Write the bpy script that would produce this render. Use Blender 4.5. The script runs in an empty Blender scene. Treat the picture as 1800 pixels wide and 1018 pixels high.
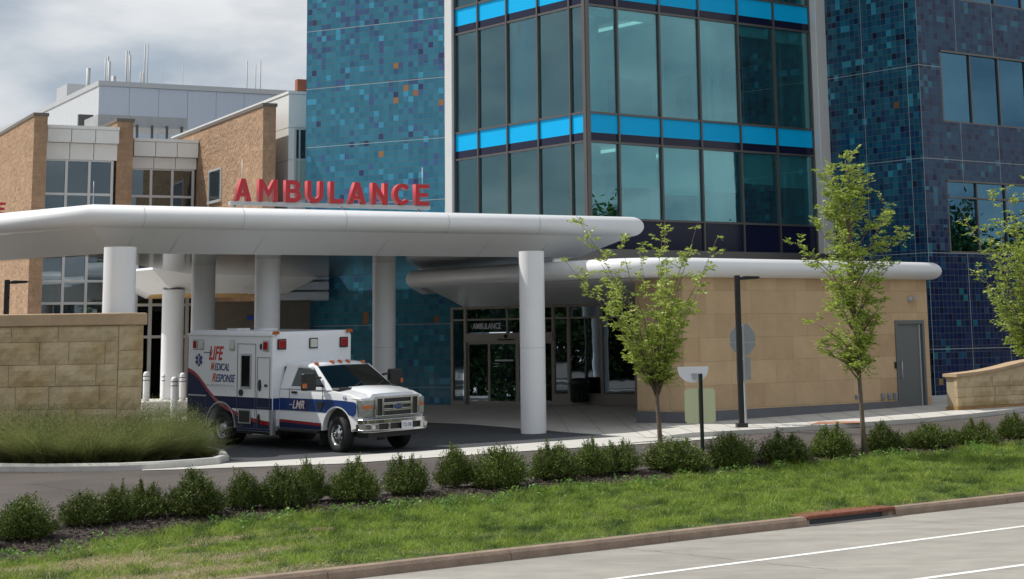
import bpy, bmesh, math, random
import numpy as np
from mathutils import Matrix, Vector
sc = bpy.context.scene
rad = math.radians
random.seed(7)

# ------------------------------------------------------------------ camera
FPX, CX, CY, PITCH, ROLL, EYE = 3200.0, 995.0, 8.5, 0.17996, -0.016108, 3.1
_cp, _sp, _cr, _sr = math.cos(PITCH), math.sin(PITCH), math.cos(ROLL), math.sin(ROLL)
RM = np.array([[_cr, -_sr, 0], [_sr, _cr, 0], [0, 0, 1]]) @ np.array([[1, 0, 0], [0, _sp, -_cp], [0, _cp, _sp]])
cam_d = bpy.data.cameras.new('camera')
cam = bpy.data.objects.new('camera', cam_d)
sc.collection.objects.link(cam)
cam.matrix_world = Matrix([[RM[0][i], -RM[1][i], -RM[2][i], (0, 0, EYE)[i]] for i in range(3)] + [[0, 0, 0, 1]])
cam_d.sensor_fit = 'HORIZONTAL'; cam_d.sensor_width = 36
cam_d.lens = FPX / 1800 * 36
cam_d.shift_x = (900 - CX) / 1800; cam_d.shift_y = (CY - 509) / 1800
cam_d.clip_start = 0.5; cam_d.clip_end = 5000
sc.camera = cam

# ------------------------------------------------------------------ sun, sky, exposure
SUN_EL, SUN_AZ = 53, 168          # azimuth: direction TO the sun, counted from +X towards +Y
sun_d = bpy.data.lights.new('sun', 'SUN'); sun_d.energy = 4.2; sun_d.angle = rad(0.5); sun_d.color = (1, .95, .87)
sun = bpy.data.objects.new('sun', sun_d); sc.collection.objects.link(sun)
sdir = Vector((math.cos(rad(SUN_AZ)) * math.cos(rad(SUN_EL)), math.sin(rad(SUN_AZ)) * math.cos(rad(SUN_EL)), math.sin(rad(SUN_EL))))
sun.rotation_euler = sdir.to_track_quat('Z', 'Y').to_euler(); sun.location = (-30, 20, 40)
w = bpy.data.worlds.new('World'); sc.world = w; w.use_nodes = True
nt = w.node_tree; nt.nodes.clear()
out = nt.nodes.new('ShaderNodeOutputWorld'); bg = nt.nodes.new('ShaderNodeBackground')
sky = nt.nodes.new('ShaderNodeTexSky'); sky.sky_type = 'NISHITA'; sky.sun_disc = False
sky.sun_elevation = rad(SUN_EL); sky.sun_rotation = rad(90 - SUN_AZ)
tc = nt.nodes.new('ShaderNodeTexCoord'); mp = nt.nodes.new('ShaderNodeMapping'); mp.inputs['Scale'].default_value = (1, 1, 2.6)
nz = nt.nodes.new('ShaderNodeTexNoise'); nz.inputs['Scale'].default_value = 3.2; nz.inputs['Detail'].default_value = 6; nz.inputs['Roughness'].default_value = .5
nz2 = nt.nodes.new('ShaderNodeTexNoise'); nz2.inputs['Scale'].default_value = 9; nz2.inputs['Detail'].default_value = 5
rp = nt.nodes.new('ShaderNodeValToRGB'); rp.color_ramp.elements[0].position = .30; rp.color_ramp.elements[1].position = .52
rp.color_ramp.elements[0].color = (.45, .45, .45, 1); rp.color_ramp.elements[1].color = (1, 1, 1, 1)
rc = nt.nodes.new('ShaderNodeValToRGB'); rc.color_ramp.elements[0].position = .36; rc.color_ramp.elements[1].position = .64
rc.color_ramp.elements[0].color = (5.3, 6.0, 6.9, 1); rc.color_ramp.elements[1].color = (10.6, 10.7, 10.8, 1)
mx = nt.nodes.new('ShaderNodeMixRGB')
L = nt.links.new
L(tc.outputs['Generated'], mp.inputs[0]); L(mp.outputs[0], nz.inputs['Vector']); L(mp.outputs[0], nz2.inputs['Vector'])
L(nz.outputs['Fac'], rp.inputs[0]); L(nz2.outputs['Fac'], rc.inputs[0])
L(rp.outputs[0], mx.inputs[0]); L(sky.outputs[0], mx.inputs[1]); L(rc.outputs[0], mx.inputs[2])
L(mx.outputs[0], bg.inputs[0]); bg.inputs[1].default_value = .082
L(bg.outputs[0], out.inputs[0])
sc.view_settings.view_transform = 'Standard'; sc.view_settings.look = 'None'
sc.view_settings.exposure = 0; sc.view_settings.gamma = 1
sc.cycles.max_bounces = 8; sc.cycles.transparent_max_bounces = 12

# ------------------------------------------------------------------ geometry helpers
def ray(px, py):
    return RM.T @ np.array([(px - CX) / FPX, (py - CY) / FPX, 1.0])
def PY(px, py, Y):
    d = ray(px, py); return Vector((d[0] * Y / d[1], Y, EYE + d[2] * Y / d[1]))
def PZ(px, py, z):
    d = ray(px, py); k = (z - EYE) / d[2]; return Vector((d[0] * k, d[1] * k, z))
CU, SU = math.cos(rad(40)), math.sin(rad(40))
def uv_of(x, y): return x * CU + y * SU, -x * SU + y * CU
def xy_of(u, v): return u * CU - v * SU, u * SU + v * CU
PROF_V = [-200, 21, 21.15, 23.6, 25.6, 28, 31, 35.5, 39.6, 80, 400]
PROF_Z = [0, 0, .14, .26, .33, .5, .68, .66, .78, .80, .80]
def gz(x, y):
    u, v = uv_of(x, y)
    z = float(np.interp(v, PROF_V, PROF_Z))
    if v > 21.1: z += .012 * (min(max(u, -20), 70) - 23) * min(1, (v - 21.1) / 4)
    return z
def PG(px, py, h=0):
    d = ray(px, py); lo, hi = 8.0, 120.0
    for _ in range(60):
        m = (lo + hi) / 2
        if EYE + d[2] * m - gz(d[0] * m, d[1] * m) - h > 0: lo = m
        else: hi = m
    return Vector((d[0] * lo, d[1] * lo, gz(d[0] * lo, d[1] * lo) + h))

WM = {}
def put(o, parent=None, loc=(0, 0, 0), rz=0.0, mat=None):
    sc.collection.objects.link(o)
    o.matrix_basis = mat if mat else Matrix.Translation(Vector(loc)) @ Matrix.Rotation(rz, 4, 'Z')
    WM[o] = o.matrix_basis.copy()
    if parent is not None:
        o.parent = parent; o.matrix_parent_inverse = WM[parent].inverted()
    return o
def tag(o, label=None, cat=None, group=None, kind=None):
    if label: o['label'] = label
    if cat: o['category'] = cat
    if group: o['group'] = group
    if kind: o['kind'] = kind
    return o
def empty(name, loc, label, cat, group=None, rz=0.0):
    return tag(put(bpy.data.objects.new(name, None), None, loc, rz), label, cat, group)

class MB:
    """collects faces of one mesh in local coordinates"""
    def __init__(s): s.v = []; s.f = []; s.m = []; s.sm = []
    def add(s, vs, fs, mi=0, smooth=False):
        b = len(s.v); s.v += [tuple(p) for p in vs]
        for f in fs: s.f.append([b + i for i in f]); s.m.append(mi); s.sm.append(smooth)
        return s
    def box(s, x0, x1, y0, y1, z0, z1, mi=0):
        return s.add([(x0, y0, z0), (x1, y0, z0), (x1, y1, z0), (x0, y1, z0), (x0, y0, z1), (x1, y0, z1), (x1, y1, z1), (x0, y1, z1)],
                     [(0, 3, 2, 1), (4, 5, 6, 7), (0, 1, 5, 4), (1, 2, 6, 5), (2, 3, 7, 6), (3, 0, 4, 7)], mi)
    def prism(s, poly, y0, y1, axis='y', mi=0):
        """polygon in the other two axes, extruded along axis"""
        n = len(poly)
        def P(a, b, c): return {'y': (a, c, b), 'z': (a, b, c), 'x': (c, a, b)}[axis]
        vs = [P(a, b, y0) for a, b in poly] + [P(a, b, y1) for a, b in poly]
        fs = [list(range(n))[::-1], list(range(n, 2 * n))] + [(i, (i + 1) % n, n + (i + 1) % n, n + i) for i in range(n)]
        return s.add(vs, fs, mi)
    def tube(s, pts, rs, seg=10, mi=0, cap=True):
        pts = [Vector(p) for p in pts]
        if not hasattr(rs, '__len__'): rs = [rs] * len(pts)
        rings = []; vs = []; fs = []
        ref = Vector((0, 0, 1))
        for i, p in enumerate(pts):
            t = (pts[min(i + 1, len(pts) - 1)] - pts[max(i - 1, 0)]).normalized()
            if abs(t.dot(ref)) > .95: ref = Vector((1, 0, 0)) if abs(t.x) < .9 else Vector((0, 1, 0))
            a = t.cross(ref).normalized(); b = t.cross(a)
            for k in range(seg):
                an = 2 * math.pi * k / seg
                vs.append(p + (a * math.cos(an) + b * math.sin(an)) * rs[i])
        for i in range(len(pts) - 1):
            for k in range(seg):
                fs.append((i * seg + k, i * seg + (k + 1) % seg, (i + 1) * seg + (k + 1) % seg, (i + 1) * seg + k))
        s.add(vs, fs, mi, True)
        if cap:
            b = len(s.v) - len(vs)
            for r in (list(range(seg))[::-1], list(range((len(pts) - 1) * seg, len(pts) * seg))):
                s.f.append([b + i for i in r]); s.m.append(mi); s.sm.append(False)
        return s
    def lathe(s, prof, c=(0, 0, 0), seg=32, axis='z', mi=0, smooth=True):
        """prof: list of (radius, height)"""
        vs = []; fs = []
        for r, h in prof:
            for k in range(seg):
                a = 2 * math.pi * k / seg; x, y = r * math.cos(a), r * math.sin(a)
                q = (x, y, h) if axis == 'z' else (x, h, y)
                vs.append((q[0] + c[0], q[1] + c[1], q[2] + c[2]))
        for i in range(len(prof) - 1):
            for k in range(seg):
                fs.append((i * seg + k, i * seg + (k + 1) % seg, (i + 1) * seg + (k + 1) % seg, (i + 1) * seg + k))
        return s.add(vs, fs, mi, smooth)
    def build(s, name, mats, parent=None, loc=(0, 0, 0), rz=0.0, mat=None, bevel=0, seg=2, sub=0, normals=True):
        me = bpy.data.meshes.new(name); me.from_pydata(s.v, [], s.f)
        if not isinstance(mats, (list, tuple)): mats = [mats]
        for m in mats: me.materials.append(m)
        me.polygons.foreach_set('material_index', s.m); me.polygons.foreach_set('use_smooth', s.sm)
        if normals:
            bm = bmesh.new(); bm.from_mesh(me); bmesh.ops.recalc_face_normals(bm, faces=bm.faces); bm.to_mesh(me); bm.free()
        me.update(); box_uv(me)
        o = bpy.data.objects.new(name, me); put(o, parent, loc, rz, mat)
        if bevel:
            b = o.modifiers.new('bevel', 'BEVEL'); b.width = bevel; b.segments = seg; b.limit_method = 'ANGLE'; b.angle_limit = rad(35)
            b.harden_normals = True
            me.polygons.foreach_set('use_smooth', [True] * len(me.polygons))
        return o
def box_uv(me):
    uvl = me.uv_layers.new(name='UVMap'); n = len(me.loops)
    if n == 0: return
    co = np.empty(len(me.vertices) * 3); me.vertices.foreach_get('co', co); co = co.reshape(-1, 3)
    li = np.empty(n, int); me.loops.foreach_get('vertex_index', li)
    npo = len(me.polygons); nor = np.empty(npo * 3); me.polygons.foreach_get('normal', nor); nor = np.abs(nor.reshape(-1, 3))
    tot = np.empty(npo, int); me.polygons.foreach_get('loop_total', tot)
    N = np.repeat(nor, tot, axis=0); P = co[li]
    top = N[:, 2] > .7; side = (N[:, 0] > N[:, 1]) & ~top
    U = np.where(side, P[:, 1] + 100.0, P[:, 0]); V = np.where(top, P[:, 1], P[:, 2])
    uvl.data.foreach_set('uv', np.stack([U, V], 1).astype('f').ravel())

class Wall:
    """vertical plane: local x along it, local -y towards the viewer, z up"""
    def __init__(s, p, deg): s.p = Vector((p[0], p[1], 0)); s.a = rad(deg); s.d = Vector((math.cos(s.a), math.sin(s.a), 0)); s.n = Vector((s.d.y, -s.d.x, 0))
    def tz(s, px, py, n=0.0):
        r = ray(px, py); o = s.p + s.n * n
        k = (o.x * s.n.x + o.y * s.n.y) / (r[0] * s.n.x + r[1] * s.n.y)
        q = Vector((r[0] * k, r[1] * k, 0)) - o
        return q.dot(s.d), EYE + r[2] * k
    def t(s, px, py=450, n=0.0): return s.tz(px, py, n)[0]
    def z(s, px, py, n=0.0): return s.tz(px, py, n)[1]
    def at(s, t, n=0.0, z=0.0): q = s.p + s.d * t + s.n * n; return Vector((q.x, q.y, z))
    def build(s, mb, name, mats, parent=None, **k): return mb.build(name, mats, parent, loc=(s.p.x, s.p.y, 0), rz=s.a, **k)
    def mat(s): return Matrix.Translation(s.p) @ Matrix.Rotation(s.a, 4, 'Z')

def text_mesh(body, size=1.0, depth=.02, bold=0.0, shear=0.0, spacing=1.0, width=None):
    cu = bpy.data.curves.new('t', 'FONT'); cu.body = body; cu.size = size; cu.extrude = depth / 2; cu.offset = bold
    cu.shear = shear; cu.space_character = spacing; cu.resolution_u = 4
    ob = bpy.data.objects.new('t', cu); sc.collection.objects.link(ob)
    dg = bpy.context.evaluated_depsgraph_get(); me = bpy.data.meshes.new_from_object(ob.evaluated_get(dg))
    sc.collection.objects.unlink(ob); bpy.data.objects.remove(ob)
    co = np.empty(len(me.vertices) * 3); me.vertices.foreach_get('co', co); co = co.reshape(-1, 3)
    co[:, 0] -= co[:, 0].min(); co[:, 1] -= co[:, 1].min() if body not in ('Q',) else 0
    if width: co[:, 0] *= width / co[:, 0].max()
    me.vertices.foreach_set('co', co.ravel()); me.update()
    return me
def text_obj(name, body, m, parent, M, size, depth=.004, bold=0.0, shear=0.0, spacing=1.0, width=None, height=None):
    """text lies in local XY of M, read along +X"""
    me = text_mesh(body, size, depth, bold, shear, spacing, width)
    if height:
        h = max(v.co.y for v in me.vertices)
        for v in me.vertices: v.co.y *= height / h
    me.materials.clear(); me.materials.append(m)
    for p in me.polygons: p.material_index = 0
    return put(bpy.data.objects.new(name, me), parent, mat=M)
def poly_letter(ch):
    """heavy geometric capitals, unit cell, as outer and inner loops"""
    s = .23
    def arc(cx, cy, rx, ry, a0, a1, n=12): return [(cx + rx * math.cos(rad(a0 + (a1 - a0) * i / n)), cy + ry * math.sin(rad(a0 + (a1 - a0) * i / n))) for i in range(n + 1)]
    if ch == 'L': return [[(0, 0), (1, 0), (1, .2), (.3, .2), (.3, 1), (0, 1)]]
    if ch == 'E': return [[(0, 0), (1, 0), (1, .19), (.29, .19), (.29, .41), (.9, .41), (.9, .59), (.29, .59), (.29, .81), (1, .81), (1, 1), (0, 1)]]
    if ch == 'A': return [[(0, 0), (.26, 0), (.33, .2), (.67, .2), (.74, 0), (1, 0), (.63, 1), (.37, 1)], [(.39, .37), (.5, .70), (.61, .37)]]
    if ch == 'M': return [[(0, 0), (.22, 0), (.22, .62), (.5, .16), (.78, .62), (.78, 0), (1, 0), (1, 1), (.78, 1), (.5, .52), (.22, 1), (0, 1)]]
    if ch == 'N': return [[(0, 0), (.25, 0), (.25, .60), (.76, 0), (1, 0), (1, 1), (.75, 1), (.75, .40), (.24, 1), (0, 1)]]
    if ch == 'U': return [[(0, 1), (0, .38)] + arc(.5, .38, .5, .40, 180, 360) + [(1, 1), (.74, 1), (.74, .40)] + arc(.5, .40, .24, .21, 360, 180) + [(.26, 1)]]
    if ch == 'B': return [[(0, 0), (.62, 0)] + arc(.66, .28, .34, .28, -85, 62, 8) + arc(.60, .745, .33, .255, -35, 90, 8) + [(0, 1)],
                          [(.28, .19), (.28, .42), (.60, .42)] + arc(.60, .305, .12, .115, 90, -90, 6)[1:-1] + [(.60, .19)], [(.28, .60), (.28, .81), (.55, .81)] + arc(.55, .705, .11, .105, 90, -90, 6)[1:-1] + [(.55, .60)]]
    if ch == 'C': return [arc(.55, .5, .55, .51, 42, 318, 22) + arc(.55, .5, .29, .31, 318, 42, 20)]
def letter_obj(ch, m, parent, M, wd, ht, depth):
    cu = bpy.data.curves.new('t', 'CURVE'); cu.dimensions = '2D'; cu.fill_mode = 'BOTH'; cu.extrude = depth / 2
    for lp_ in poly_letter(ch):
        sp_ = cu.splines.new('POLY'); sp_.points.add(len(lp_) - 1); sp_.use_cyclic_u = True
        for q_, (a, b) in zip(sp_.points, lp_): q_.co = (a * wd, b * ht, 0, 1)
    ob = bpy.data.objects.new('t', cu); sc.collection.objects.link(ob); dg = bpy.context.evaluated_depsgraph_get()
    me = bpy.data.meshes.new_from_object(ob.evaluated_get(dg)); sc.collection.objects.unlink(ob); bpy.data.objects.remove(ob)
    me.materials.clear(); me.materials.append(m); return put(bpy.data.objects.new('letter', me), parent, mat=M)
def copy_tree(o, parent=None, keep=False):
    c = o.copy(); sc.collection.objects.link(c)
    if parent is not None: c.parent = parent
    for ch in list(o.children): copy_tree(ch, c)
    return c

# ------------------------------------------------------------------ materials
MATS = {}
def srgb(r, g, b):
    f = lambda c: (c / 255 / 12.92) if c / 255 <= .04045 else ((c / 255 + .055) / 1.055) ** 2.4
    return (f(r), f(g), f(b))
def pm(name, col, rough=.5, metal=0.0, spec=.5, var=0.0, vscale=3.0, bump=0.0, bscale=40.0, coat=0.0, col2=None, c2=(.45, .6), c2scale=1.0, stretch=None):
    m = bpy.data.materials.new(name); m.use_nodes = True; n = m.node_tree.nodes; l = m.node_tree.links
    b = n['Principled BSDF']; b.inputs['Roughness'].default_value = rough; b.inputs['Metallic'].default_value = metal
    b.inputs['Specular IOR Level'].default_value = spec; b.inputs['Coat Weight'].default_value = coat
    b.inputs['Base Color'].default_value = (*col, 1)
    tcn = n.new('ShaderNodeTexCoord'); src = tcn.outputs['Object']
    if stretch:
        mpn = n.new('ShaderNodeMapping'); mpn.inputs['Scale'].default_value = stretch; l.new(src, mpn.inputs[0]); src = mpn.outputs[0]
    last = None
    if col2:
        t = n.new('ShaderNodeTexNoise'); t.inputs['Scale'].default_value = c2scale; t.inputs['Detail'].default_value = 7; l.new(src, t.inputs['Vector'])
        r = n.new('ShaderNodeValToRGB'); r.color_ramp.elements[0].position, r.color_ramp.elements[1].position = c2
        r.color_ramp.elements[0].color = (*col, 1); r.color_ramp.elements[1].color = (*col2, 1)
        l.new(t.outputs['Fac'], r.inputs[0]); last = r.outputs[0]
    if var:
        t = n.new('ShaderNodeTexNoise'); t.inputs['Scale'].default_value = vscale; t.inputs['Detail'].default_value = 8; t.inputs['Roughness'].default_value = .65
        l.new(src, t.inputs['Vector'])
        mr = n.new('ShaderNodeMapRange'); mr.inputs['From Min'].default_value = .3; mr.inputs['From Max'].default_value = .7
        mr.inputs['To Min'].default_value = 1 - var; mr.inputs['To Max'].default_value = 1 + var; l.new(t.outputs['Fac'], mr.inputs[0])
        mm = n.new('ShaderNodeMixRGB'); mm.blend_type = 'MULTIPLY'; mm.inputs[0].default_value = 1
        if last: l.new(last, mm.inputs[1])
        else: mm.inputs[1].default_value = (*col, 1)
        l.new(mr.outputs[0], mm.inputs[2]); last = mm.outputs[0]
    if last: l.new(last, b.inputs['Base Color'])
    if bump:
        t = n.new('ShaderNodeTexNoise'); t.inputs['Scale'].default_value = bscale; t.inputs['Detail'].default_value = 6; l.new(src, t.inputs['Vector'])
        bp = n.new('ShaderNodeBump'); bp.inputs['Strength'].default_value = bump; bp.inputs['Distance'].default_value = .02
        l.new(t.outputs['Fac'], bp.inputs['Height']); l.new(bp.outputs[0], b.inputs['Normal'])
    MATS[name] = m; return m

def math_node(n, l, op, a, b=None):
    m = n.new('ShaderNodeMath'); m.operation = op
    for i, x in enumerate((a, b)):
        if x is None: continue
        if isinstance(x, (int, float)): m.inputs[i].default_value = x
        else: l.new(x, m.inputs[i])
    return m.outputs[0]
def tile_mat(name, low, high, z0, z1, ts=(.2, .2), joint=2.05, joff=0.0, vjoint=0.0, grout=(.2, .21, .21), wide=.018, gain=1.0):
    m = bpy.data.materials.new(name); m.use_nodes = True; n = m.node_tree.nodes; l = m.node_tree.links
    b = n['Principled BSDF']; M = lambda *a: math_node(n, l, *a)
    b.inputs['Specular IOR Level'].default_value = .3
    uv = n.new('ShaderNodeUVMap'); sp = n.new('ShaderNodeSeparateXYZ'); l.new(uv.outputs[0], sp.inputs[0])
    U = M('DIVIDE', sp.outputs[0], ts[0]); V = M('DIVIDE', sp.outputs[1], ts[1])
    cu_, cv = M('FLOOR', U), M('FLOOR', V); cb = n.new('ShaderNodeCombineXYZ'); l.new(cu_, cb.inputs[0]); l.new(cv, cb.inputs[1])
    wn = n.new('ShaderNodeTexWhiteNoise'); wn.noise_dimensions = '3D'; l.new(cb.outputs[0], wn.inputs['Vector'])
    cb2 = n.new('ShaderNodeCombineXYZ'); l.new(cu_, cb2.inputs[0]); l.new(cv, cb2.inputs[1]); cb2.inputs[2].default_value = 7.3
    wn2 = n.new('ShaderNodeTexWhiteNoise'); l.new(cb2.outputs[0], wn2.inputs['Vector'])
    def ramp(stops):
        r = n.new('ShaderNodeValToRGB'); r.color_ramp.interpolation = 'CONSTANT'; e = r.color_ramp.elements
        e[0].position = 0; e[0].color = (*srgb(*stops[0][1]), 1); e[1].position = stops[1][0]; e[1].color = (*srgb(*stops[1][1]), 1)
        for p, c in stops[2:]: x = e.new(p); x.color = (*srgb(*c), 1)
        l.new(wn.outputs['Value'], r.inputs[0]); return r.outputs[0]
    mr = n.new('ShaderNodeMapRange'); mr.inputs['From Min'].default_value = z0; mr.inputs['From Max'].default_value = z1; l.new(sp.outputs[1], mr.inputs[0])
    # the bands blend tile by tile, as laid
    pick = M('LESS_THAN', wn2.outputs['Value'], mr.outputs[0])
    mx = n.new('ShaderNodeMixRGB'); l.new(pick, mx.inputs[0]); l.new(ramp(low), mx.inputs[1]); l.new(ramp(high), mx.inputs[2])
    hv = n.new('ShaderNodeMapRange'); hv.inputs['To Min'].default_value = .9 * gain; hv.inputs['To Max'].default_value = 1.1 * gain; l.new(wn2.outputs['Value'], hv.inputs[0])
    mu = n.new('ShaderNodeMixRGB'); mu.blend_type = 'MULTIPLY'; mu.inputs[0].default_value = 1; l.new(mx.outputs[0], mu.inputs[1]); l.new(hv.outputs[0], mu.inputs[2])
    g1 = M('LESS_THAN', M('FRACT', U), .045); g2 = M('LESS_THAN', M('FRACT', V), .05)
    g = M('MAXIMUM', g1, g2)
    gm = n.new('ShaderNodeMixRGB'); l.new(g, gm.inputs[0]); l.new(mu.outputs[0], gm.inputs[1]); gm.inputs[2].default_value = (*[c * .62 for c in grout], 1)
    j = M('LESS_THAN', M('FRACT', M('DIVIDE', M('ADD', sp.outputs[1], joff), joint)), wide / joint)
    if vjoint: j = M('MAXIMUM', j, M('LESS_THAN', M('FRACT', M('DIVIDE', sp.outputs[0], vjoint)), wide / vjoint))
    jm = n.new('ShaderNodeMixRGB'); l.new(j, jm.inputs[0]); l.new(gm.outputs[0], jm.inputs[1]); jm.inputs[2].default_value = (.42, .42, .40, 1)
    l.new(jm.outputs[0], b.inputs['Base Color'])
    an = M('MAXIMUM', g, j)
    rr = n.new('ShaderNodeMapRange'); rr.inputs['To Min'].default_value = .12; rr.inputs['To Max'].default_value = .75; l.new(an, rr.inputs[0]); l.new(rr.outputs[0], b.inputs['Roughness'])
    # every tile sits at its own slight tilt
    nn = n.new('ShaderNodeNormalMap') if False else None
    bp = n.new('ShaderNodeBump'); bp.invert = True; bp.inputs['Strength'].default_value = .35; bp.inputs['Distance'].default_value = .004; l.new(an, bp.inputs['Height'])
    sub = n.new('ShaderNodeVectorMath'); sub.operation = 'SUBTRACT'; l.new(wn2.outputs['Color'], sub.inputs[0]); sub.inputs[1].default_value = (.5, .5, .5)
    scl = n.new('ShaderNodeVectorMath'); scl.operation = 'SCALE'; l.new(sub.outputs[0], scl.inputs[0]); scl.inputs['Scale'].default_value = .035
    ad = n.new('ShaderNodeVectorMath'); l.new(bp.outputs[0], ad.inputs[0]); l.new(scl.outputs[0], ad.inputs[1])
    nm = n.new('ShaderNodeVectorMath'); nm.operation = 'NORMALIZE'; l.new(ad.outputs[0], nm.inputs[0]); l.new(nm.outputs[0], b.inputs['Normal'])
    return m
def block_mat(name, c1, c2, mortar, bw, bh, mw=.012, rough=.85, bump=.5, nscale=12.0, nbump=.4, offset=.5, bias=0.0, var=.2, ndist=.05, squash=1.0, sqf=2):
    m = bpy.data.materials.new(name); m.use_nodes = True; n = m.node_tree.nodes; l = m.node_tree.links
    b = n['Principled BSDF']; b.inputs['Roughness'].default_value = rough; b.inputs['Specular IOR Level'].default_value = .25
    uv = n.new('ShaderNodeUVMap')
    br = n.new('ShaderNodeTexBrick'); br.inputs['Scale'].default_value = 1; br.inputs['Brick Width'].default_value = bw; br.inputs['Row Height'].default_value = bh
    br.inputs['Mortar Size'].default_value = mw; br.inputs['Mortar Smooth'].default_value = .2; br.inputs['Bias'].default_value = bias
    br.inputs['Color1'].default_value = (*c1, 1); br.inputs['Color2'].default_value = (*c2, 1); br.inputs['Mortar'].default_value = (*mortar, 1)
    br.offset = offset; br.squash = squash; br.squash_frequency = sqf
    l.new(uv.outputs[0], br.inputs['Vector'])
    tcn = n.new('ShaderNodeTexCoord')
    t = n.new('ShaderNodeTexNoise'); t.inputs['Scale'].default_value = 1.3; t.inputs['Detail'].default_value = 9; t.inputs['Roughness'].default_value = .7; l.new(tcn.outputs['Object'], t.inputs['Vector'])
    mr = n.new('ShaderNodeMapRange'); mr.inputs['From Min'].default_value = .3; mr.inputs['From Max'].default_value = .7; mr.inputs['To Min'].default_value = 1 - var; mr.inputs['To Max'].default_value = 1 + var; l.new(t.outputs['Fac'], mr.inputs[0])
    mu = n.new('ShaderNodeMixRGB'); mu.blend_type = 'MULTIPLY'; mu.inputs[0].default_value = 1; l.new(br.outputs['Color'], mu.inputs[1]); l.new(mr.outputs[0], mu.inputs[2]); l.new(mu.outputs[0], b.inputs['Base Color'])
    t2 = n.new('ShaderNodeTexNoise'); t2.inputs['Scale'].default_value = nscale; t2.inputs['Detail'].default_value = 5; l.new(tcn.outputs['Object'], t2.inputs['Vector'])
    b1 = n.new('ShaderNodeBump'); b1.invert = True; b1.inputs['Strength'].default_value = bump; b1.inputs['Distance'].default_value = .02; l.new(br.outputs['Fac'], b1.inputs['Height'])
    b2 = n.new('ShaderNodeBump'); b2.inputs['Strength'].default_value = nbump; b2.inputs['Distance'].default_value = ndist; l.new(t2.outputs['Fac'], b2.inputs['Height']); l.new(b1.outputs[0], b2.inputs['Normal'])
    l.new(b2.outputs[0], b.inputs['Normal'])
    return m
def glass_mat(name, tint, refl=(.75, .9, .95), base=.12, power=1.0, rough=.0):
    m = bpy.data.materials.new(name); m.use_nodes = True; n = m.node_tree.nodes; l = m.node_tree.links; n.clear()
    o = n.new('ShaderNodeOutputMaterial'); mx = n.new('ShaderNodeMixShader'); tr = n.new('ShaderNodeBsdfTransparent'); gl = n.new('ShaderNodeBsdfGlossy')
    tr.inputs[0].default_value = (*tint, 1); gl.inputs[0].default_value = (*refl, 1); gl.inputs['Roughness'].default_value = rough
    fr = n.new('ShaderNodeLayerWeight'); fr.inputs['Blend'].default_value = .25
    mr = n.new('ShaderNodeMapRange'); mr.inputs['To Min'].default_value = base; mr.inputs['To Max'].default_value = 1; l.new(fr.outputs['Fresnel'], mr.inputs[0])
    t = n.new('ShaderNodeTexNoise'); t.inputs['Scale'].default_value = .8; tcn = n.new('ShaderNodeTexCoord'); l.new(tcn.outputs['Object'], t.inputs['Vector'])
    bp = n.new('ShaderNodeBump'); bp.inputs['Strength'].default_value = .05; bp.inputs['Distance'].default_value = .04; l.new(t.outputs['Fac'], bp.inputs['Height'])
    oi = n.new('ShaderNodeObjectInfo'); wn_ = n.new('ShaderNodeTexWhiteNoise'); wn_.noise_dimensions = '1D'; l.new(oi.outputs['Random'], wn_.inputs['W'])
    sb_ = n.new('ShaderNodeVectorMath'); sb_.operation = 'SUBTRACT'; l.new(wn_.outputs['Color'], sb_.inputs[0]); sb_.inputs[1].default_value = (.5, .5, .5)
    sc_ = n.new('ShaderNodeVectorMath'); sc_.operation = 'SCALE'; l.new(sb_.outputs[0], sc_.inputs[0]); sc_.inputs['Scale'].default_value = .035
    ad_ = n.new('ShaderNodeVectorMath'); l.new(bp.outputs[0], ad_.inputs[0]); l.new(sc_.outputs[0], ad_.inputs[1])
    nm_ = n.new('ShaderNodeVectorMath'); nm_.operation = 'NORMALIZE'; l.new(ad_.outputs[0], nm_.inputs[0]); l.new(nm_.outputs[0], gl.inputs['Normal'])
    l.new(mr.outputs[0], mx.inputs[0]); l.new(tr.outputs[0], mx.inputs[1]); l.new(gl.outputs[0], mx.inputs[2]); l.new(mx.outputs[0], o.inputs[0])
    return m
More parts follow.
